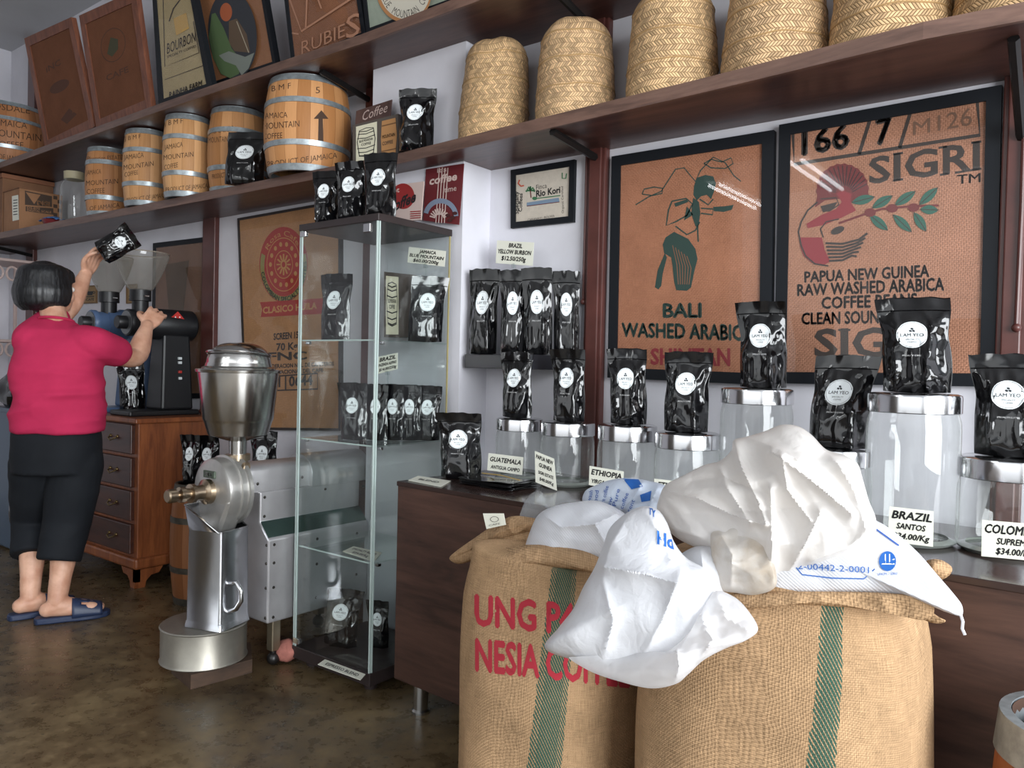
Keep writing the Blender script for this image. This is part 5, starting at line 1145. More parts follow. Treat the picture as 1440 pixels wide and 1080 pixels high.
for px, t_, w, y_, yaw, lb, sd in [(270, 611, 28, 1.965, .5, 'black coffee bag on worn floor barrel, left of the mill hopper neck', 1), (296, 612, 34, 2.03, .5, 'black coffee bag on worn floor barrel, partly behind the mill burr housing', 4), (374, 606, 40, 2.13, .5, 'black coffee bag behind the mill, right of the hopper neck', 2)]:
    p = at_y(px, 600, y_); p.z = zfb; q = ppm(p); tz = at_y(px, t_, y_).z
    pouch(px, t_ + (tz - p.z) * q, t_, w, base=p, yaw=yaw, label=lb, group='coffee bags on the floor barrels', seed=sd)

# ------------------------------------------------------------------ drawer chest
ch_l = wood('chest wood lit', (112, 60, 34), (158, 92, 52), .4, 'Z', 9); ch_d = wood('chest wood shaded', (50, 26, 20), (78, 42, 30), .35, 'X', 9)  # one wood in two tones: lit sides, drawer fronts darkened as shade
KX0, KX1, KY0, KY1, KZ = -4.62, -3.745, 1.90, 2.32, .832
chest = thing('drawer_chest', 'reddish brown wooden chest of drawers under the coffee grinders', 'chest of drawers', ((KX0 + KX1) / 2, 2.1, 0))
obj('carcass', G().box(KX0 + .015, KX1 - .015, KY0 + .015, KY1, .13, KZ - .025), ch_l, chest, smooth=False, bevel=.003)
obj('top', G().box(KX0, KX1, KY0 - .008, KY1, KZ - .025, KZ), ch_l, chest, smooth=False, bevel=.006)
obj('plinth', G().box(KX0 - .005, KX1 + .005, KY0 - .005, KY1, .09, .145), ch_l, chest, smooth=False, bevel=.012)
for x_, sx_ in ((KX0 + .0, 1), (KX1, -1)):
    for y_, sy_ in ((KY0, 1), (KY1 - .001, -1)):
        prof = [(0, .09), (0, .03), (.01, 0), (.05, 0), (.055, .03), (.08, .055), (.12, .06), (.14, .09)]
        g = G().prism([(x_ + sx_ * q, y_, z_) for q, z_ in prof], (0, sy_ * .025, 0)).prism([(x_, y_ + sy_ * q, z_) for q, z_ in prof], (sx_ * .025, 0, 0)); obj('bracket_foot', g, ch_l, chest, smooth=False)
dh = (KZ - .025 - .15) / 4
for i in range(4):
    z0 = .15 + i * dh; d_ = obj('drawer', G().box(KX0 + .05, KX1 - .05, KY0 - .006, KY0 + .02, z0 + .012, z0 + dh - .006), ch_d, chest, smooth=False, bevel=.005)
    for x_ in (KX0 + .22, KX1 - .22):
        obj('handle', G().tube([(x_ - .035, KY0 - .004, z0 + dh * .56), (x_ - .03, KY0 - .022, z0 + dh * .5), (x_, KY0 - .026, z0 + dh * .44), (x_ + .03, KY0 - .022, z0 + dh * .5), (x_ + .035, KY0 - .004, z0 + dh * .56)], .004, 8).ball((x_ - .035, KY0 - .006, z0 + dh * .56), .009, 6).ball((x_ + .035, KY0 - .006, z0 + dh * .56), .009, 6), M('old brass', (120, 100, 66), .35, .9), d_)

# ------------------------------------------------------------------ two shop grinders on the chest
smoke = thin_glass('smoky hopper plastic', (0.74, 0.73, 0.70, 1), 1.5, .08, .7, (.52, .50, .46, 1), .16)
blk = M('grinder black', (26, 27, 30), .42); blu = M('grinder slate blue', (82, 104, 138), .38); redm = M('red switch', (196, 56, 50), .4)
def grinder(x0, body, label, ycol0, ycol1, ybody0, ybody1, yhop, hop, zax, badge):
    z0 = KZ; r = thing('coffee_grinder', label, 'coffee grinder', (x0, 2.1, z0), 0, 'shop grinders on the chest')
    obj('base', G().box(x0 - .105, x0 + .105, ybody0 + .02, ybody1 - .01, z0, z0 + .028), body if body is blu else blk, r, smooth=False, bevel=.008)
    w0, w1 = .085, .06
    obj('column', G().hexa([(x0 - w0, ycol0, z0 + .028), (x0 + w0, ycol0, z0 + .028), (x0 + w0, ycol1, z0 + .028), (x0 - w0, ycol1, z0 + .028), (x0 - w1, ycol0 + .02, zax - .05), (x0 + w1, ycol0 + .02, zax - .05), (x0 + w1, ycol1 - .01, zax - .05), (x0 - w1, ycol1 - .01, zax - .05)]), body, r, smooth=False, bevel=.012)
    obj('motor', G().lathe([(0, ybody1), (.07, ybody1), (.082, ybody1 - .012), (.082, yhop + .06), (.07, yhop + .045), (.07, yhop - .02)], (x0, 0, zax), 36, 'Y'), body, r, angle=40)
    obj('burr_chamber', G().lathe([(0, ybody0 + .05), (.066, ybody0 + .05), (.07, ybody0 + .055), (.07, ybody0 + .075), (.062, ybody0 + .078), (.062, yhop + .05)], (x0, 0, zax), 32, 'Y'), blk if body is blk else blu, r, angle=40)
    kb = obj('dial', G().lathe([(0, ybody0), (.03, ybody0), (.034, ybody0 + .006), (.034, ybody0 + .05)], (x0, 0, zax), 24, 'Y'), blk, r, angle=40)
    obj('dial_plate', G().lathe([(.034, ybody0 + .046), (.06, ybody0 + .046), (.06, ybody0 + .051)], (x0, 0, zax), 28, 'Y'), M('grey dial plate', (120, 122, 124), .4, .6), kb)
    zc, zr_ = hop[0], hop[1]; rt = hop[2]
    nk = obj('hopper_neck', G().lathe([(.04, zax + .04), (.04, zc - .05), (.052, zc - .048), (.052, zc + .01), (.045, zc + .012)], (x0, yhop, 0), 28), blk, r, angle=40)
    obj('slide_gate', G().box(x0 - .01, x0 + .07, yhop - .012, yhop + .012, zc - .028, zc - .022), M('gate steel', (170, 170, 172), .3, 1.0), nk, smooth=False)
    H = zr_ - zc
    prof = [(.046 + (rt - .046) * q ** .72, zc + H * q * .9) for q in [i / 10 for i in range(11)]] + [(rt * 1.0, zr_)]
    g = G().lathe(prof, (x0, yhop, 0), 44); g.f = [f for f in g.f if len(f) == 4]; hp_ = obj('hopper', g, smoke, r, label='smoky clear cone hopper')
    obj('hopper_rim', G().tube([(x0 + rt * math.cos(q), yhop + rt * math.sin(q), zr_) for q in [2 * PI * i / 44 for i in range(45)]], .003, 6), M('hopper rim', (150, 140, 128), .3), hp_)
    if badge:
        q = [at_x(241, 446, x0 + .083), at_x(259, 449, x0 + .083), at_x(250, 438, x0 + .083)]
        g = G().prism([Vector((x0 + .081, p.y, p.z)) for p in q], (.004, 0, 0)); bd = obj('badge', g, redm, r, smooth=False)
        for px_, py_ in ((247, 446), (253, 446)): p = at_x(px_, py_, x0 + .086); obj('badge_mark', G().ball((x0 + .085, p.y, p.z), .004, 6, (.3, 1, 1)), label_m, bd)
        for py_, m_ in ((504, label_m), (510, label_m), (523, redm), (532, label_m)):
            p = at_x(253, py_, x0 + .075); obj('switch', G().box(x0 + .06, x0 + .082, p.y - .009, p.y + .009, p.z - .007, p.z + .007), m_, r, smooth=False, bevel=.002)
    return r
gx = -4.0; zax = at_x(240, 457, gx).z
Yp = lambda px, x_=gx, py=450: at_x(px, py, x_).y
grinder(gx, blk, 'black shop coffee grinder with smoky cone hopper nearest the brown post', Yp(217), Yp(262), Yp(164), min(2.325, Yp(284)), Yp(197), (at_x(196, 410, gx).z, at_x(196, 356, gx).z, 36 / ppm((gx, 2.1, 1.2))), zax, True)
gx2 = -4.36; Y2 = lambda px: at_x(px, 450, gx2).y
grinder(gx2, blu, 'slate blue shop coffee grinder beside the woman\'s raised arm', Y2(172), Y2(214), Y2(113), 2.325, Y2(153), (at_x(152, 413, gx2).z, at_x(152, 362, gx2).z, 30 / ppm((gx2, 2.1, 1.2))), at_x(150, 455, gx2).z, False)
p = Vector((-4.19, at_x(187, 540, -4.19).y, KZ + .001)); pouch(187, 566, 495, 36, base=p, yaw=1.1, label='black coffee bag standing on the drawer chest beside the grinder columns', seed=2, depth=.7)

# ------------------------------------------------------------------ left edge: fretwork shelf, bin, rubbish bag
fx_ = -5.05
fp = M('pale pink painted wood', (198, 176, 170), .5); fs = thing('fretwork_shelf', 'pale pinkish fretwork shelf stand at the left edge', 'shelf', at_y(0, 600, 2.15))
c0 = at_y(8, 500, 2.15); xl, xr_ = c0.x - .30, at_y(17, 500, 2.15).x; y0, y1 = 2.0, 2.3
ztop = at_y(10, 360, 2.1).z
for x_ in (xl, xr_ - .02):
    for y_ in (y0, y1): obj('post', G().box(x_, x_ + .022, y_, y_ + .022, 0, ztop), fp, fs, smooth=False, bevel=.004)
for z_ in (.1, .55, .92, 1.22, ztop - .03): obj('shelf_board', G().box(xl - .01, xr_ + .012, y0 - .01, y1 + .03, z_, z_ + .018), fp, fs, smooth=False, bevel=.004)
for z_ in (.82, 1.12, ztop - .16):
    for k in range(3): obj('fret_scroll', G().tube([(xr_ - .01, y0 + .06 + .09 * k + .035 * math.cos(q), z_ + .05 + .045 * math.sin(q)) for q in [2 * PI * i / 16 for i in range(17)]], .008, 6), fp, fs)
p = at_y(14, 700, 1.80); 
bn = thing('bin', 'slate blue box bin standing at left edge behind the woman', 'bin', (p.x - .1, 1.9, 0))
zt_ = at_y(14, 575, 1.8).z; xr = at_y(24, 600, 1.8).x; slate = M('slate blue plastic', (74, 92, 112), .4)
obj('bin_body', G().hexa([(xr - .34, 1.8, .01), (xr - .03, 1.8, .01), (xr - .03, 2.0, .01), (xr - .34, 2.0, .01), (xr - .36, 1.78, zt_), (xr, 1.78, zt_), (xr, 2.0, zt_), (xr - .36, 2.0, zt_)]), slate, bn, smooth=False, bevel=.012)
obj('bin_rim', G().box(xr - .37, xr + .008, 1.772, 2.005, zt_ - .02, zt_ + .006), slate, bn, smooth=False, bevel=.005)
bcen = Vector((xr - .12, 1.88, zt_ + .11)); g = G().ball((0, 0, 0), 1, 22)
for i_, v_ in enumerate(g.v):
    w = 1 + .22 * noise.noise(v_ * 2.2) + .12 * abs(noise.noise(v_ * 5)); g.v[i_] = bcen + Vector((v_.x * .19 * w, v_.y * .12 * w, max(-.1, v_.z * .12 * w)))
tag(obj('rubbish_bag', g, M('black polythene', (18, 18, 20), .2, coat=.2)), 'crumpled black plastic bag lying on top of the slate blue bin', 'plastic bag')
bcen = Vector((xr + .17, 1.86, .3)); g = G().ball((0, 0, 0), 1, 24)
for i_, v_ in enumerate(g.v):
    w = 1 + .2 * noise.noise(v_ * 2 + Vector((4, 4, 4))) + .12 * abs(noise.noise(v_ * 5)); g.v[i_] = Vector((bcen.x + v_.x * .13 * w, bcen.y + v_.y * .14 * w, max(.001, .3 + v_.z * .3 * w)))
tag(obj('rubbish_bag', g, M('black polythene', (0, 0, 0))), 'tall black plastic rubbish bag on floor behind the woman\'s legs', 'plastic bag')
# ------------------------------------------------------------------ burlap sacks in front of the counter
def sack(name, label, cx, cy, a, b, h, stripe_px, seed, base, rot=0.0, sl_=-.09):
    r = thing(name, label, 'sack', (cx, cy, 0), 0, 'large burlap coffee sacks')
    L = 2 * PI * math.sqrt((a * a + b * b) / 2)
    def P(u, v):
        th = 2 * PI * u - PI / 2 + rot     # u=0.. starts at the front
        e = .62; c, s = math.cos(th), math.sin(th)
        x = a * math.copysign(abs(c) ** e, c); y = b * math.copysign(abs(s) ** e, s)
        z = h * min(v / .86, 1.0)
        vv = min(v / .86, 1.0)
        k = (.93 + .07 * math.sin(PI * min(1, vv * 1.05 + .02)) ** .6) * (1 - .05 * max(0, vv - .85) / .15)
        if v > .86: q = (v - .86) / .14; k *= math.cos(q * PI / 2 * .97) ** .5 if q < 1 else .05; z = h + .03 * math.sin(q * PI / 2) - .02 * q
        n = noise.noise(Vector((math.cos(th) * 1.4 + seed * 4, math.sin(th) * 1.4, vv * 1.6)))
        n2 = noise.noise(Vector((math.cos(th) * 4 + seed, math.sin(th) * 4, vv * 4)))
        k *= 1 + .035 * n + .010 * n2
        return Vector((cx + x * k, cy + y * k, z + .010 * n * vv))
    g = G().grid(P, 120, 70, lambda u, v: (u * L, min(v / .86, 1.0) * h + max(0, v - .86) * 1.4))
    bv = g.bvh()
    def u_at(px, py):
        hit = bv.ray_cast(CAM, ray(px, py).normalized())
        if hit[0] is None: return .0
        best = min(((P(i / 240, .5) - Vector((hit[0].x, hit[0].y, P(i / 240, .5).z))).length, i / 240) for i in range(240)); return best[1] * L
    u0, u1 = u_at(stripe_px[0], stripe_px[2]), u_at(stripe_px[1], stripe_px[2])
    obj('sack_body', g, burlap('jute %d' % seed, base, .0034, ((u0 + u1) / 2 + sl_ * P(.0, .3).z, abs(u1 - u0) / 2, sl_)), r, angle=60)
    return r, bv
jute = (170, 139, 106)
sl, bl_ = sack('burlap_sack', 'left burlap coffee sack with red stencilled letters and green stripe', -.972, 1.475, .202, .20, .715, (742, 788, 960), 1, jute)
sr, br_ = sack('burlap_sack', 'right burlap coffee sack with plain front and green stripe', -.455, 1.425, .245, .205, .775, (1110, 1157, 960), 2, jute)
red_st = M('red stencil', (168, 42, 56), .9)
a = Art(S_bvh(bl_), sl, .0016)
for k_, (st, x0, y0, x1, y1, h) in enumerate([('UNG P44', 667, 878, 828, 894, 42), ('NESIA COFFEE', 668, 942, 886, 966, 44)]):
    a.k = k_ + 1; vs, fs, w = text2d(st, .03)
    a.text(st, (x0, y0), (x1, y1), h, red_st, 'lettering', bold=.035)
a.done()
def puff(outline, cen, yf, bf, bb, N=150, nr=34, crumple=(), folds=(), seed=0, p=2.2, q=.55, jit=.0):
    """a stuffed or crumpled bag: outline met with the surface y=yf(px,py), swelling bf towards the front and bb behind"""
    out = [Vector(o) for o in outline]; n = len(out)
    # closed Catmull-Rom resample
    pts = []
    for i in range(N):
        t = i / N * n; k = int(t); f_ = t - k; p0, p1, p2, p3 = out[(k - 1) % n], out[k % n], out[(k + 1) % n], out[(k + 2) % n]
        pts.append(.5 * ((2 * p1) + (p2 - p0) * f_ + (2 * p0 - 5 * p1 + 4 * p2 - p3) * f_ ** 2 + (3 * p1 - p0 - 3 * p2 + p3) * f_ ** 3))
    C_ = Vector(cen); pc = at_y(cen[0], cen[1], yf(*cen)); nv = (CAM - pc).normalized()
    def seg(P_, A, B):
        d = B - A; t = max(0, min(1, (P_ - A).dot(d) / max(1e-9, d.dot(d)))); return (P_ - A - d * t).length
    fl = [([Vector(z) for z in f_[0]], f_[1], f_[2]) for f_ in folds]
    rnd = random.Random(seed); waves = []
    for fr_, am, rid in crumple:
        if rid == 2:
            for _ in range(4): a_ = rnd.uniform(0, PI); lam = fr_ * rnd.uniform(.7, 1.5); waves.append((math.cos(a_) / lam, math.sin(a_) / lam, rnd.random(), am * rnd.uniform(.6, 1.2), rnd.uniform(0, 50)))
    def disp(px, w3, t, side):
        d = 0
        if waves:
            X_, Z_ = w3.x * .8 + w3.y * .6, w3.z; wx, wz = .035 * noise.noise(w3 * 6 + Vector((seed, 3, 1))), .035 * noise.noise(w3 * 6 + Vector((1, seed, 7)))
            for cx_, cz_, ph, am, sd_ in waves:
                q = (cx_ * (X_ + wx) + cz_ * (Z_ + wz) + ph) % 1.0
                d += am * (abs(q * 2 - 1) * 2 - 1) * max(0, .35 + 1.3 * noise.noise(w3 * 5 + Vector((sd_, 0, side))))
        for fr_, am, rid in crumple:
            if rid == 2: continue
            v = noise.noise(w3 * fr_ + Vector((seed * 9.1, seed * 3.3, side * 5)))
            d += am * ((1 - 2.2 * abs(v)) if rid else v)
        if side > 0:
            for pl, hh, ww in fl:
                dm = min(seg(px, pl[i], pl[i + 1]) for i in range(len(pl) - 1)); d += hh * math.exp(-(dm / ww) ** .95)
        return d * (1 - t ** 5)
    g = G()
    for side in (1, -1):
        o = len(g.v); bul = bf if side > 0 else bb
        for k in range(nr + 1):
            t = k / nr
            for i in range(N):
                px = C_ + (pts[i] - C_) * t; w3 = at_y(px.x, px.y, yf(px.x, px.y)); d = bul * max(0, 1 - t ** p) ** q
                v = w3 + nv * side * (d + disp(px, w3, t, side) * (1 if side > 0 else .4))
                g.v.append(v); g.uv[len(g.v) - 1] = (w3.x * .8 + w3.y * .6, w3.z)
                if k == 0: pass
        for k in range(nr):
            for i in range(N): g.f.append((o + k * N + i, o + k * N + (i + 1) % N, o + (k + 1) * N + (i + 1) % N, o + (k + 1) * N + i))
    e0, e1 = nr * N, (nr + 1) * N + nr * N
    for i in range(N): g.f.append((e0 + i, e0 + (i + 1) % N, e1 + (i + 1) % N, e1 + i))
    return g
ywv = film('white woven plastic', (232, 234, 240), .38, .0, .18, weave=True); whitebag = film('white plastic bag', (228, 229, 233), .36, .0, .18, 45)
filmy = film('thin milky film', (228, 224, 220), .3, .10, .28, 38); dirty = film('dirty milky film', (212, 207, 201), .36, .14, .28, 38, dirt=(11, (196, 182, 164), (158, 136, 112))); clearf = film('clear film', (220, 226, 230), .15, .72, .2, 45)
blue_p = M('blue print', (34, 98, 178), .5); blue_h = M('blue handwriting', (52, 92, 170), .6)
jp = burlap('jute plain', jute)
# mouth of the left sack: rolled rim and a tied ear
lc = lambda y0, k=0, ref=0: (lambda px, py: y0 + k * (py - ref))
obj('mouth_ear', puff([(748, 728), (720, 726), (695, 738), (668, 756), (640, 776), (632, 786), (646, 793), (672, 786), (700, 778), (730, 778), (765, 772), (800, 770), (806, 750), (785, 736)], (735, 754), lc(1.45), .045, .03, crumple=((9, .016, 0), (24, .010, 1)), folds=(([(640, 784), (690, 762), (740, 748), (790, 748)], -.018, 6), ([(655, 776), (700, 750), (745, 734)], .014, 5)), seed=3), jp, sl)
obj('mouth_rim', puff([(690, 778), (720, 768), (760, 766), (800, 770), (830, 778), (850, 790), (845, 806), (800, 800), (750, 796), (705, 797), (686, 792)], (765, 783), lc(1.33, -.001, 783), .03, .03, crumple=((12, .012, 0), (30, .006, 1)), seed=5), jp, sl)
q_ = [at_y(x, y, 1.40) for x, y in ((684, 744), (711, 738), (708, 722), (679, 722))]; tg = G().hexa([v + Vector((0, .0015, 0)) for v in q_] + q_); tgo = obj('paper_tag', tg, paper, sl, smooth=False)
a = Art(lambda x, y: (at_y(x, y, 1.397), Vector((0, -1, 0))), sl, .002); a.ring((696, 730), 6, 4, .8, ink, 'tag_print'); a.text('CAFE', (688, 740), (704, 737), 2.4, ink, 'tag_print', bold=0); a.done()
def sackthing(name, label, parts, cat='plastic sack', group='white plastic sacks'):
    p0 = parts[0][1]; lo = Vector((sum(v.x for v in p0.v) / len(p0.v), sum(v.y for v in p0.v) / len(p0.v), min(v.z for v in p0.v)))
    r = thing(name, label, cat, lo, 0, group)
    for nm, g, m_ in parts: obj(nm, g, m_, r, angle=50)
    return r
# white sack at the back left
gA = puff([(745, 748), (757, 724), (778, 712), (808, 706), (838, 704), (862, 712), (882, 726), (886, 748), (872, 772), (852, 790), (826, 800), (796, 802), (766, 797), (742, 790), (737, 776)], (808, 756), lc(1.40, -.0004, 756), .075, .06, crumple=((6, .016, 0), (.12, .008, 2), (.045, .002, 2)), folds=(([(762, 722), (790, 742), (835, 738), (868, 722)], .016, 7), ([(835, 738), (850, 765), (848, 785)], .014, 6)), seed=1)
sackthing('plastic_sack', 'white woven sack slumped at the back of the left burlap sack', [('sack_body', gA, ywv)])
gA2 = puff([(820, 708), (822, 692), (834, 684), (858, 675), (884, 672), (912, 676), (938, 684), (946, 700), (938, 722), (915, 740), (890, 735), (866, 722), (842, 716)], (882, 702), lc(1.50), .05, .04, crumple=((9, .016, 0), (.06, .008, 2)), folds=(([(905, 676), (890, 700), (870, 722)], .02, 6), ([(925, 682), (915, 705), (905, 735)], .02, 6)), seed=2)
r = sackthing('plastic_sack', 'pale blue printed plastic sack folded between the other white sacks', [('sack_body', gA2, film('pale blue printed plastic', (216, 226, 240), .35, .0, .2))])
a = Art(S_bvh(gA2.bvh()), r, .002)
a.poly([(876, 673), (898, 674), (904, 684), (888, 688)], blue_p, 'blue_print', 2); a.poly([(900, 696), (916, 690), (914, 704), (902, 706)], blue_p, 'blue_print', 2)
for i, (st, p0, p1) in enumerate([('wash', (830, 706), (834, 690)), ('food', (839, 710), (842, 690)), ('pure coffee', (848, 714), (856, 684)), ('raw', (857, 716), (862, 700)), ('Pure', (866, 712), (872, 688)), ('coffee', (876, 716), (884, 694)), ('rent', (886, 720), (893, 704))]): a.textv(st, p0, p1, 5.5, blue_h, 'handwriting', bold=0)
a.done()
# big white bag hanging over the fronts of both sacks
yB = lambda px, py: 1.245 - (py - 730) * .00062
gB = puff([(858, 742), (880, 722), (903, 712), (924, 716), (938, 735), (948, 762), (966, 785), (992, 800), (1006, 822), (1010, 850), (996, 880), (972, 905), (940, 925), (900, 938), (850, 940), (805, 928), (766, 911), (786, 882), (806, 856), (820, 826), (836, 798), (848, 768)], (900, 838), yB, .085, .05, N=180, nr=44, crumple=((5, .012, 0), (.13, .010, 2), (.05, .003, 2)), folds=(([(888, 722), (860, 770), (852, 800)], .022, 8), ([(905, 716), (930, 760), (942, 790)], .02, 8), ([(852, 800), (900, 808), (950, 822), (985, 830)], .024, 9), ([(838, 800), (815, 850), (775, 905)], .02, 9), ([(850, 815), (865, 870), (850, 925)], .012, 8), ([(955, 800), (930, 870), (900, 930)], .012, 9)), seed=4)
gB2 = puff([(800, 924), (850, 934), (905, 930), (950, 908), (985, 868), (1004, 832), (1030, 838), (1050, 856), (1066, 884), (1050, 900), (1020, 912), (990, 928), (968, 948), (950, 962), (915, 968), (870, 958), (830, 944)], (955, 915), lambda px, py: yB(px, py) - .03, .02, .012, N=140, nr=24, crumple=((10, .02, 0), (.06, .008, 2), (.025, .003, 2)), folds=(([(1006, 836), (1020, 870), (1055, 888)], .018, 6), ([(985, 868), (1000, 900), (985, 928)], .018, 6), ([(950, 908), (955, 935), (950, 960)], .012, 5)), seed=6)
r = sackthing('plastic_sack', 'large bulging white plastic bag hanging over the burlap sack fronts', [('bag_body', gB, whitebag), ('clear_skirt', gB2, film('clear skirt film', (236, 236, 238), .28, .28, .35, 40))])
a = Art(S_bvh(gB.bvh()), r, .0025); a.k = 1; a.text('Hd', (924, 764), (948, 772), 18, blue_p, 'lettering', bold=.03); a.k = 2; a.text('TY', (912, 722), (922, 728), 10, blue_p, 'lettering', bold=.03); a.done()
gC = puff([(940, 796), (956, 780), (980, 768), (1004, 770), (1016, 790), (1018, 830), (1012, 860), (996, 880), (976, 862), (958, 838), (945, 816)], (980, 815), lambda px, py: 1.27 - (py - 790) * .0007, .05, .03, crumple=((8, .016, 0), (.06, .008, 2), (.03, .002, 2)), folds=(([(950, 790), (975, 830), (992, 872)], .016, 6), ([(985, 772), (990, 820), (1000, 860)], .014, 6)), seed=8)
sackthing('plastic_sack', 'small knotted white bag between the large bag and crinkled film', [('bag_body', gC, whitebag)])
# rice sack lying on the right burlap sack
yE = lambda px, py: 1.33 - (py - 780) * .0010
gE = puff([(1000, 812), (1040, 780), (1100, 752), (1160, 734), (1210, 726), (1240, 736), (1268, 756), (1294, 780), (1318, 808), (1342, 836), (1353, 852), (1352, 866), (1334, 862), (1308, 852), (1270, 840), (1220, 836), (1150, 838), (1080, 838), (1030, 834)], (1180, 790), yE, .06, .08, N=190, nr=40, crumple=((5, .012, 0), (.14, .004, 2), (.05, .001, 2)), folds=(([(1225, 735), (1270, 775), (1310, 830)], .008, 8),), seed=9)
r = sackthing('rice_sack', 'white woven rice sack with blue print lying on right burlap sack', [('sack_body', gE, ywv), ('corner_string', G().tube([at_y(1350, 862, 1.245), at_y(1354, 874, 1.243), at_y(1353, 884, 1.242), at_y(1357, 893, 1.24)], .0022, 6), ywv)], group=None)
a = Art(S_bvh(gE.bvh()), r, .0022)
a.k = 1; a.text('2-00442-2-0001', (1122, 800), (1222, 806), 9, blue_p, 'lettering', bold=0)
a.k = 2; a.line([(1112, 789), (1128, 808), (1170, 813), (1215, 814), (1230, 800)], 1.6, blue_p, 'print_border'); a.k = 3
a.ell((1248, 789), 12, 14, blue_p, 'round_mark', 28); a.k = 4
for sx_ in (-1, 1): a.line([(1248 + sx_ * 3, 779), (1248 + sx_ * 3, 799)], 1.6, label_m, 'mark_lines')
a.line([(1238, 786), (1248, 791), (1258, 786)], 1.6, label_m, 'mark_lines'); a.line([(1238, 793), (1258, 793)], 1.6, label_m, 'mark_lines')
a.k = 5; a.text('JAKIM - 2000', (1234, 809), (1262, 808), 3.4, blue_p, 'small_print', bold=0); a.k = 6
for j in range(3): a.line([(1232 + 7 * j, 744 + 5 * j), (1250 + 7 * j, 757 + 5 * j)], 2, blue_h, 'side_print')
a.done()
# crinkled translucent bag standing on top
yD = lambda px, py: 1.30 - (py - 780) * .0003
gD = puff([(927, 700), (936, 682), (962, 668), (990, 654), (1012, 648), (1028, 634), (1032, 619), (1050, 614), (1076, 606), (1100, 597), (1124, 600), (1142, 612), (1162, 632), (1188, 640), (1206, 652), (1214, 676), (1222, 704), (1232, 730), (1230, 756), (1214, 776), (1188, 786), (1160, 796), (1124, 814), (1096, 826), (1060, 812), (1030, 790), (1004, 778), (974, 768), (950, 755), (932, 736), (924, 716)], (1090, 712), yD, .075, .07, N=220, nr=56, crumple=((4.5, .02, 0), (.11, .012, 2), (.045, .004, 2)), folds=(
    ([(1032, 622), (1046, 662), (1068, 706), (1078, 734)], .034, 7), ([(1012, 650), (1028, 690), (1058, 734)], .022, 7), ([(1084, 640), (1140, 680), (1192, 722)], .034, 7), ([(1110, 602), (1164, 640), (1196, 690), (1212, 742)], .03, 8),
    ([(1084, 690), (1086, 760), (1082, 806)], .03, 6), ([(936, 690), (985, 700), (1030, 722), (1076, 736)], .034, 8), ([(1098, 646), (1106, 690), (1136, 730)], .024, 6), ([(1050, 616), (1100, 640), (1120, 652)], .02, 6), ([(940, 740), (985, 752), (1010, 768)], .016, 7), ([(1225, 735), (1190, 768), (1140, 786)], .024, 7), ([(1062, 690), (1020, 672), (975, 676)], -.02, 8), ([(1150, 720), (1130, 760), (1110, 800)], .02, 7)), seed=11)
gD2 = puff([(1002, 792), (1000, 750), (1020, 738), (1052, 734), (1078, 742), (1086, 780), (1092, 822), (1066, 836), (1036, 834), (1008, 826)], (1044, 786), lambda px, py: yD(px, py) - .055, .022, .02, N=110, nr=26, crumple=((8, .012, 0), (.05, .007, 2), (.02, .002, 2)), folds=(([(1078, 744), (1084, 790), (1090, 824)], .02, 5), ([(1010, 745), (1030, 780), (1028, 825)], .008, 6)), seed=13)
sackthing('plastic_bag', 'tall crinkled translucent white plastic bag on top of the sacks', [('bag_body', gD, filmy), ('dirty_corner', gD2, dirty)], 'plastic bag', None)
gF = puff([(728, 738), (740, 702), (756, 690), (770, 696), (790, 690), (806, 698), (816, 706), (796, 716), (768, 722), (748, 736)], (768, 708), lc(1.52), .03, .02, N=90, nr=16, crumple=((14, .02, 1), (30, .01, 1)), folds=(([(745, 700), (770, 715), (800, 702)], .02, 5),), seed=14)
sackthing('plastic_bag', 'crumpled clear plastic bag behind the left burlap sack mouth', [('bag_body', gF, clearf)], 'plastic bag', None)
# burlap mouth of the right sack
obj('mouth_fold', puff([(1010, 848), (1030, 834), (1100, 832), (1180, 832), (1250, 834), (1300, 840), (1314, 856), (1300, 872), (1240, 860), (1160, 852), (1080, 850), (1030, 858)], (1160, 845), lambda px, py: 1.245, .02, .05, crumple=((9, .010, 0), (30, .004, 1)), seed=15), burlap('jute plain', jute), sr)
obj('mouth_ear', puff([(1286, 858), (1296, 850), (1318, 866), (1330, 873), (1320, 877), (1300, 872)], (1306, 864), lc(1.30), .014, .012, N=60, nr=10, crumple=((40, .006, 1),), seed=16), jp, sr)
obj('mouth_ear', puff([(1296, 800), (1304, 788), (1322, 787), (1338, 797), (1336, 808), (1322, 816), (1306, 814)], (1318, 801), lc(1.50), .025, .02, N=60, nr=12, crumple=((30, .012, 1),), seed=17), jp, sr)
# barrel at the bottom right corner
zb2 = .60; cpt = at_z(1548, 1022, zb2); R2 = (1548 - 1414) / ppm(cpt); 
r = thing('coffee_barrel', 'wooden barrel with pale metal rim cut off by bottom right corner', 'barrel', (cpt.x, cpt.y, 0), 0, None); cb0 = Vector((cpt.x, cpt.y, 0))
rad = lambda v: R2 * (.86 + .14 * math.sin(PI * min(1, v * .95 + .02)) ** .8)
g = G().grid(lambda u, v: cb0 + Vector((rad(v) * math.cos(2 * PI * u), rad(v) * math.sin(2 * PI * u), zb2 * v)), 56, 16, lambda u, v: (u * 2 * PI * R2, v * zb2)); obj('staves', g, staves('red brown staves', (150, 92, 58)), r)
gi = G().lathe([(0, zb2 * .9), (rad(.9) - .015, zb2 * .9), (rad(1) - .014, zb2)], cb0, 40); gi.f = [f for f in gi.f if len(f) == 4]; obj('inside', gi, M('barrel inside', (70, 48, 36), .8), r)
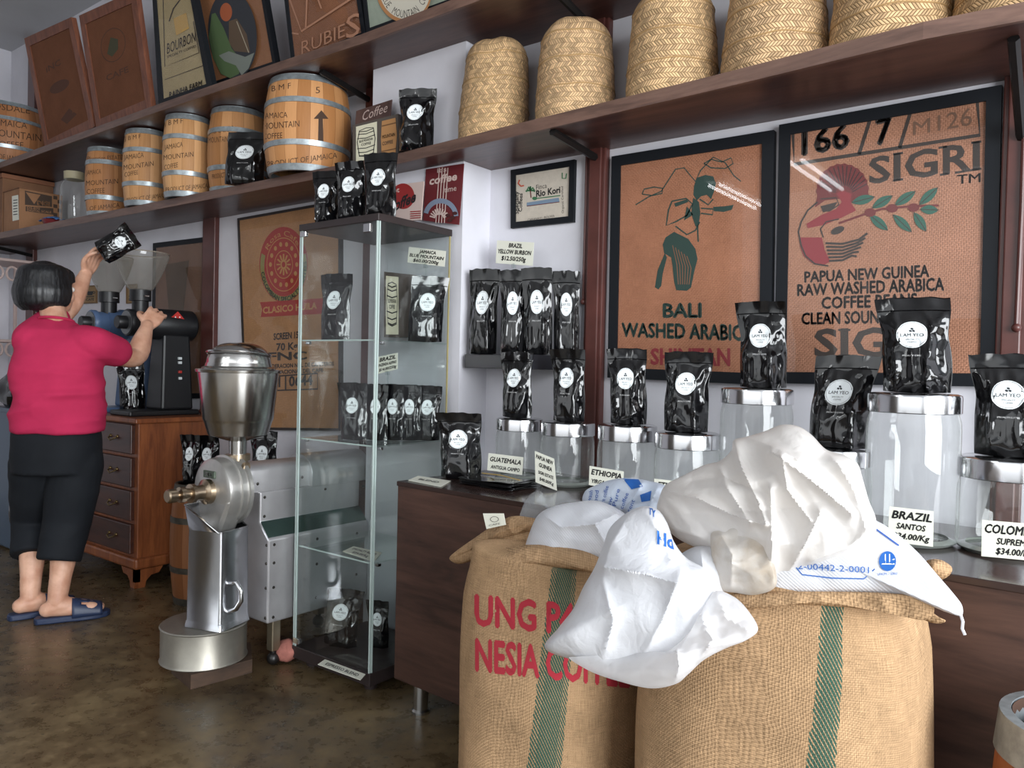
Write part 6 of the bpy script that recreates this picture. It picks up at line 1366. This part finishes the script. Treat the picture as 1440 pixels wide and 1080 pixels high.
for v0, v1 in [(.9, 1.004), (.66, .72), (.25, .31), (0, .07)]:
    hg = G().lathe([(rad(v0) + .0005, zb2 * v0), (rad(v0) + .004, zb2 * v0 + .001), (rad(v1) + .004, zb2 * v1 - .001), (rad(v1) - .012, zb2 * v1), (rad(v1) - .012, zb2 * v0 + .02), (rad(v0) + .0005, zb2 * v0)], cb0, 48); hg.f = [f for f in hg.f if len(f) == 4]; obj('hoop', hg, galv, r)
g = G().grid(lambda u, v: cb0 + Vector(((rad(1) - .03) * v * math.cos(2 * PI * u), (rad(1) - .03) * v * math.sin(2 * PI * u), zb2 - .02 + .03 * abs(noise.noise(Vector((v * 5 * math.cos(2 * PI * u), v * 5 * math.sin(2 * PI * u), 1)))) - .02 * v * v)), 60, 24); g.uv = {}
tag(obj('crumpled_paper', g, M('pinkish paper', (190, 148, 128), .8, var=(30, .2)), None), 'crumpled pinkish paper filling the corner barrel', 'paper')
# ------------------------------------------------------------------ the woman at the grinders
def fuse(g, voxel, smooth=4, disp=None):
    me = bpy.data.meshes.new('tmp'); me.from_pydata([tuple(v) for v in g.v], [], g.f)
    bm = bmesh.new(); bm.from_mesh(me); bmesh.ops.recalc_face_normals(bm, faces=bm.faces); bm.to_mesh(me); bm.free()
    o = bpy.data.objects.new('tmp', me); COL.objects.link(o)
    md = o.modifiers.new('r', 'REMESH'); md.mode = 'VOXEL'; md.voxel_size = voxel
    ms = o.modifiers.new('s', 'SMOOTH'); ms.factor = .5; ms.iterations = smooth
    dg = bpy.context.evaluated_depsgraph_get(); m2 = bpy.data.meshes.new_from_object(o.evaluated_get(dg))
    out = G(); out.v = [v.co.copy() for v in m2.vertices]; out.f = [tuple(p.vertices) for p in m2.polygons]
    if disp:
        nr = [v.normal.copy() for v in m2.vertices]; out.v = [v + n * disp(v) for v, n in zip(out.v, nr)]
    bpy.data.objects.remove(o); bpy.data.meshes.remove(me); bpy.data.meshes.remove(m2); return out
def limb(g, pts, rad, n=16):
    """tapered limb with round ends, resampled smoothly"""
    pts = [Vector(p) for p in pts]; P_ = []; R_ = []
    m_ = len(pts)
    for i in range(m_ - 1):
        p0, p1, p2, p3 = pts[max(0, i - 1)], pts[i], pts[i + 1], pts[min(m_ - 1, i + 2)]
        for k in range(6):
            t = k / 6; P_.append(.5 * ((2 * p1) + (p2 - p0) * t + (2 * p0 - 5 * p1 + 4 * p2 - p3) * t * t + (3 * p1 - p0 - 3 * p2 + p3) * t ** 3)); R_.append(rad[i] + (rad[i + 1] - rad[i]) * (t * t * (3 - 2 * t)))
    P_.append(pts[-1]); R_.append(rad[-1]); g.tube(P_, R_, n); g.ball(P_[0], R_[0] * .99, 8); g.ball(P_[-1], R_[-1] * .99, 8); return g
def loft(g, rings, n=40):
    """rings: (centre, right vec * a, fwd vec * b)"""
    vs = []; 
    for c, a_, b_ in rings: vs += [c + a_ * math.copysign(abs(math.cos(t)) ** .85, math.cos(t)) + b_ * math.copysign(abs(math.sin(t)) ** .85, math.sin(t)) for t in [2 * PI * i / n for i in range(n)]]
    m_ = len(rings); fs = [(j * n + i, j * n + (i + 1) % n, (j + 1) * n + (i + 1) % n, (j + 1) * n + i) for j in range(m_ - 1) for i in range(n)]
    fs += [tuple(reversed(range(n))), tuple((m_ - 1) * n + i for i in range(n))]; return g.add(vs, fs)
skin_m = bpy.data.materials.new('skin'); skin_m.use_nodes = True; t = NT(skin_m)
t.l.new(t.ramp(t.noise(t.coord('Object'), 14, 4), [(.35, lin((196, 144, 118))), (.65, lin((222, 176, 150)))]), t.b.inputs['Base Color']); t.b.inputs['Roughness'].default_value = .5; t.b.inputs['Subsurface Weight'].default_value = .1; t.b.inputs['Subsurface Radius'].default_value = (.01, .004, .002)
fw = Vector((-.66, .75, 0)).normalized(); rt = Vector((fw.y, -fw.x, 0)); UPV = Vector((0, 0, 1))
Yb = 1.47
def at(px, py, y): return at_y(px, py, y)
pel = at(80, 640, Yb); wai = at(80, 585, Yb); che = at(82, 520, Yb + .005); shc = at(86, 474, Yb + .01); nek = at(76, 446, Yb + .02); hed = at(70, 408, Yb + .035)
shR = shc + rt * .135 + UPV * -.025; shL = shc - rt * .125 + UPV * -.012
elR = at(190, 503, 1.79); wrR = at(207, 458, 1.90); haR = at(213, 440, 1.94)
elL = at(98, 432, 1.62); wrL = at(121, 384, 1.72); haL = at(131, 364, 1.75)
hiR = pel + rt * .085 - UPV * .03; hiL = pel - rt * .085 - UPV * .03
knR = at(96, 742, Yb + .05); knL = at(48, 742, Yb - .02); anR = at(80, 842, 1.45); anL = at(42, 832, 1.40)
foR = Vector((.36, .93, 0)).normalized(); foL = Vector((.15, .98, 0)).normalized()
anR.z = .085; anL.z = .085
faced = (Vector((-.30, .95, .05))).normalized(); fr_ = Vector((faced.y, -faced.x, 0)).normalized()
woman = thing('person', 'person in a magenta t-shirt and black cropped trousers pouring coffee into grinder', 'person', ((anR.x + anL.x) / 2, (anR.y + anL.y) / 2, 0))
body = G()
loft(body, [(pel, rt * .14, fw * .11), (wai, rt * .14, fw * .11), (che, rt * .14, fw * .10), (shc - UPV * .03, rt * .11, fw * .06)])
limb(body, [shc, nek, nek.lerp(hed, .45)], [.052, .052, .053])
limb(body, [shR, elR, wrR], [.056, .043, .028]); limb(body, [elR, elR.lerp(wrR, .35), wrR], [.040, .043, .028])
limb(body, [shL, elL, wrL], [.056, .043, .028]); limb(body, [elL, elL.lerp(wrL, .35), wrL], [.040, .043, .028])
for hi, kn, an, fo in ((hiR, knR, anR, foR), (hiL, knL, anL, foL)):
    limb(body, [hi, kn, kn.lerp(an, .35), kn.lerp(an, .75), an], [.06, .045, .052, .042, .037])
    heel = an - fo * .035; heel.z = .055; ball_ = an + fo * .115; ball_.z = .046; toe = an + fo * .165; toe.z = .042
    sd = Vector((fo.y, -fo.x, 0))
    limb(body, [heel, an + fo * .02 - UPV * .02, ball_, toe], [.032, .038, .03, .018])
    limb(body, [heel, ball_ + sd * .018, toe + sd * .018], [.03, .028, .014]); limb(body, [heel, ball_ - sd * .018, toe - sd * .012 - fo * .01], [.03, .026, .013])
# head with face
body.ball(hed, .096, 16, (.86, .94, 1.12)); body.ball(hed + faced * .03 - UPV * .045, .068, 12)
body.ball(hed + faced * .062 - UPV * .078, .034, 10)
limb(body, [hed + faced * .088 + UPV * .004, hed + faced * .108 - UPV * .03], [.010, .015], 10)
for s_ in (-1, 1):
    body.ball(hed + faced * .066 + fr_ * s_ * .035 - UPV * .028, .026, 8)
    body.ball(hed - faced * .002 + fr_ * s_ * .086 - UPV * .015, .03, 8, (.45, .7, 1))
limb(body, [hed + faced * .086 + fr_ * .02 - UPV * .058, hed + faced * .094 - UPV * .056, hed + faced * .086 - fr_ * .02 - UPV * .058], [.006, .009, .006], 8)
def hand(g, w, d, nrm, side, curl, s=1.0, spread=.16):
    """palm from wrist w along d, back of the hand facing nrm; thumb on side (+1: to d x nrm)"""
    d = d.normalized(); nrm = (nrm - d * nrm.dot(d)).normalized(); c = d.cross(nrm).normalized() * side
    for o_ in (-.03, -.01, .01, .03): limb(g, [w + c * o_ * .6 * s, w + d * .045 * s + c * o_ * s, w + d * .085 * s + c * o_ * 1.08 * s], [.014 * s, .0145 * s, .0115 * s], 10)
    for o_, L_ in ((.034, .066), (.012, .076), (-.011, .07), (-.033, .054)):
        k = w + d * .085 * s + c * o_ * 1.05 * s; a_ = spread * o_ / .034; pts = [k]; ang_ = 0
        for q, f_ in enumerate((.45, .32, .23)):
            ang_ += curl * (.75 if q == 0 else 1); dd = (d * math.cos(a_) + c * math.sin(a_)); dd = dd * math.cos(ang_) - nrm * math.sin(ang_); pts.append(pts[-1] + dd * L_ * f_ * 1.12 * s)
        limb(g, pts, [.0098 * s, .0092 * s, .0085 * s, .0072 * s], 10)
    b = w + d * .02 * s + c * .028 * s
    limb(g, [b, b + (d * .5 + c * .75 - nrm * .25) * .036 * s, b + (d * .72 + c * .62 - nrm * .45) * .066 * s, b + (d * .85 + c * .35 - nrm * .6) * .088 * s], [.016 * s, .0125 * s, .0105 * s, .008 * s], 10)
hand(body, wrR, (haR - wrR).normalized() + Vector((0, .5, .3)), Vector((.75, -.1, .65)), -1, .55, 1.0, .09)
hand(body, wrL, (haL - wrL).normalized() + Vector((0, .15, .3)), Vector((-.6, -.3, .1)), 1, .6, 1.0, .09)
gb = fuse(body, .0048, 3)
obj('body', gb, skin_m, woman, angle=180)
for s_ in (-1, 1):
    e_ = hed + faced * .0865 + fr_ * s_ * .033 + UPV * .006
    ey = obj('eye', G().ball(e_, .0115, 8), M('eye white', (225, 220, 214), .25), woman); obj('iris', G().ball(e_ + faced * .008, .005, 6), M('iris brown', (44, 28, 20), .2), ey)
lips = G(); limb(lips, [hed + faced * .095 + fr_ * .02 - UPV * .059, hed + faced * .104 - UPV * .057, hed + faced * .095 - fr_ * .02 - UPV * .059], [.003, .006, .003], 8); obj('lips', lips, M('lips', (168, 98, 90), .45), woman)
# hair: chin-length bob
hg = G(); hb = hed - faced * .026 + UPV * .012
hg.ball(hb, .106, 16, (.96, 1.02, 1.1))
for k in range(17):
    a_ = math.radians(-104 + 208 * k / 16); d_ = -faced * math.cos(a_) + fr_ * math.sin(a_)
    lowz = -.088 if abs(a_) < 1.0 else -.076
    limb(hg, [hb + d_ * .060 + UPV * .05, hb + d_ * .090 - UPV * .01, hb + d_ * .092 - UPV * .06, hb + d_ * .080 + UPV * lowz], [.05, .034, .028, .018], 10)
for k in range(7):
    a_ = math.radians(-60 + 20 * k); limb(hg, [hed + UPV * .095, hed + faced * .07 * math.cos(a_) + fr_ * .07 * math.sin(a_) + UPV * .075, hed + faced * .094 * math.cos(a_) + fr_ * .09 * math.sin(a_) + UPV * .042], [.03, .022, .010], 8)
hgf = fuse(hg, .006, 5, lambda v: .0022 * noise.noise(Vector((math.atan2((v - hed).dot(fr_), (v - hed).dot(faced)) * 14, v.z * 6, 0))))
hm = bpy.data.materials.new('black hair'); hm.use_nodes = True; t = NT(hm); n_ = t.noise(t.coord('Object', (1, 1, .09)), 160, 3, .6)
t.l.new(t.ramp(n_, [(.42, lin((14, 14, 16))), (.68, lin((34, 36, 40))), (.8, lin((80, 82, 86)))]), t.b.inputs['Base Color']); t.b.inputs['Roughness'].default_value = .38; t.bump(n_, .5, .003)
obj('hair', hgf, hm, woman, angle=180)
# t-shirt
sg = G()
hem = at(82, 606, Yb)
loft(sg, [(hem, rt * .178, fw * .14), (at(82, 590, Yb), rt * .176, fw * .14), (at(81, 560, Yb), rt * .170, fw * .138), (at(80, 525, Yb), rt * .178, fw * .14), (at(82, 500, Yb + .005), rt * .172, fw * .125), (at(83, 480, Yb + .01), rt * .158, fw * .105), (at(81, 464, Yb + .01), rt * .125, fw * .085), (at(79, 455, Yb + .015), rt * .085, fw * .068), (at(78, 449, Yb + .02), rt * .066, fw * .06)])
limb(sg, [shc + rt * .09 - UPV * .02, shR, shR.lerp(elR, .38), shR.lerp(elR, .52)], [.078, .074, .072, .070]); limb(sg, [shc - rt * .09 - UPV * .02, shL, shL.lerp(elL, .42), shL.lerp(elL, .58)], [.078, .074, .070, .068])
def wr(v):
    q = (v - pel); s_ = q.z
    f_ = .016 * (1 - 3 * abs(noise.noise(Vector((q.dot(rt) * 2.2 + s_ * 2.5 + 3, s_ * 10, q.dot(fw) * 2.2))))) * max(0, 1 - abs(s_ - .24) / .2)
    f_ += .007 * (1 - 3 * abs(noise.noise(Vector((q.dot(rt) * 5 - s_ * 4, s_ * 17, q.dot(fw) * 4 + 7))))) * max(0, 1 - abs(s_ - .22) / .26)
    return f_ + .003 * noise.noise(v * 11)
sgf = fuse(sg, .008, 5, wr)
cm = M('magenta cotton', (182, 44, 82), .85, var=(5, .12), bump=(220, .15), spec=.2); obj('t_shirt', sgf, cm, woman, angle=180)
nb = [at(79, 452, Yb + .02) + rt * .068 * math.cos(t_) + fw * .062 * math.sin(t_) + UPV * (.004 - .012 * math.sin(t_)) for t_ in [2 * PI * i / 40 for i in range(41)]]
obj('collar', G().tube(nb, .0065, 8), M('magenta collar', (176, 34, 74), .85), woman)
hemr = [hem + UPV * .004 + rt * .207 * math.copysign(abs(math.cos(t_)) ** .85, math.cos(t_)) + fw * .167 * math.copysign(abs(math.sin(t_)) ** .85, math.sin(t_)) for t_ in [2 * PI * i / 48 for i in range(49)]]
# trousers
tg_ = G(); wt = at(80, 596, Yb)
loft(tg_, [(wt, rt * .160, fw * .13), (at(80, 615, Yb), rt * .170, fw * .14), (pel, rt * .172, fw * .145), (pel - UPV * .07, rt * .165, fw * .14)])
hmR, hmL = at(83, 788, 1.46), at(43, 780, 1.42)
kR, kL = at(94, 735, Yb + .03), at(47, 730, Yb - .01)
limb(tg_, [hiR, hiR.lerp(kR, .5), kR + UPV * .02], [.104, .102, .092], 20); limb(tg_, [hiL, hiL.lerp(kL, .5), kL + UPV * .02], [.102, .098, .086], 20)
tg_.tube([hiR.lerp(kR, .6), kR, kR.lerp(hmR, .6), hmR], [.098, .093, .087, .085], 24); tg_.tube([hiL.lerp(kL, .6), kL, kL.lerp(hmL, .6), hmL], [.092, .086, .079, .076], 24)
tgf = fuse(tg_, .008, 4, lambda v: .006 * (1 - 2 * abs(noise.noise(v * 6 + Vector((0, 0, v.z * 4))))) * .6)
obj('trousers', tgf, M('black trouser cloth', (22, 25, 30), .8, var=(6, .2), spec=.25), woman, angle=180)
# slippers
nav = M('navy rubber', (38, 50, 78), .45)
for an, fo in ((anR, foR), (anL, foL)):
    sd = Vector((fo.y, -fo.x, 0)); c0 = Vector((an.x, an.y, 0))
    outl = [(-.085, .0), (-.075, .028), (-.03, .036), (.03, .036), (.09, .046), (.15, .046), (.19, .03), (.205, 0), (.19, -.032), (.15, -.046), (.09, -.044), (.03, -.036), (-.03, -.036), (-.075, -.028)]
    sl_ = obj('slipper', G().prism([c0 + fo * x + sd * y for x, y in outl], (0, 0, .026)), nav, woman, bevel=.006, angle=50)
    up_ = G().grid(lambda u, v: c0 + fo * (.055 + .115 * v) + sd * (.050 - .004 * v) * math.cos(PI * u) + UPV * (.018 + (.074 - .032 * v) * math.sin(PI * u) ** .7), 20, 10); up_.uv = {}
    up_.f = [f for i, f in enumerate(up_.f) if not ((i // 20) in (3, 4, 6) and (i % 20) in (5, 6, 9, 10, 13, 14))]
    obj('strap', up_, nav, sl_, solid=.006)
# the bag in her left hand, tipped towards the hopper
P0, P1 = at(143, 356, 1.735), at(190, 331, 1.84); zx = (P1 - P0).normalized(); vw = (CAM - P0).normalized(); ny = -(vw - zx * vw.dot(zx)).normalized(); xx = ny.cross(zx)
rotm = Matrix(((xx.x, ny.x, zx.x), (xx.y, ny.y, zx.y), (xx.z, ny.z, zx.z)))
tb_ = copy_tree(PROTO[1], P0, 0, 'black coffee bag tipped in the raised hand over the hopper'); tb_['category'] = 'coffee bag'
if 'group' in tb_: del tb_['group']
tb_.rotation_euler = rotm.to_euler(); L_ = (P1 - P0).length; tb_.scale = (.92, .92, L_ / BH)
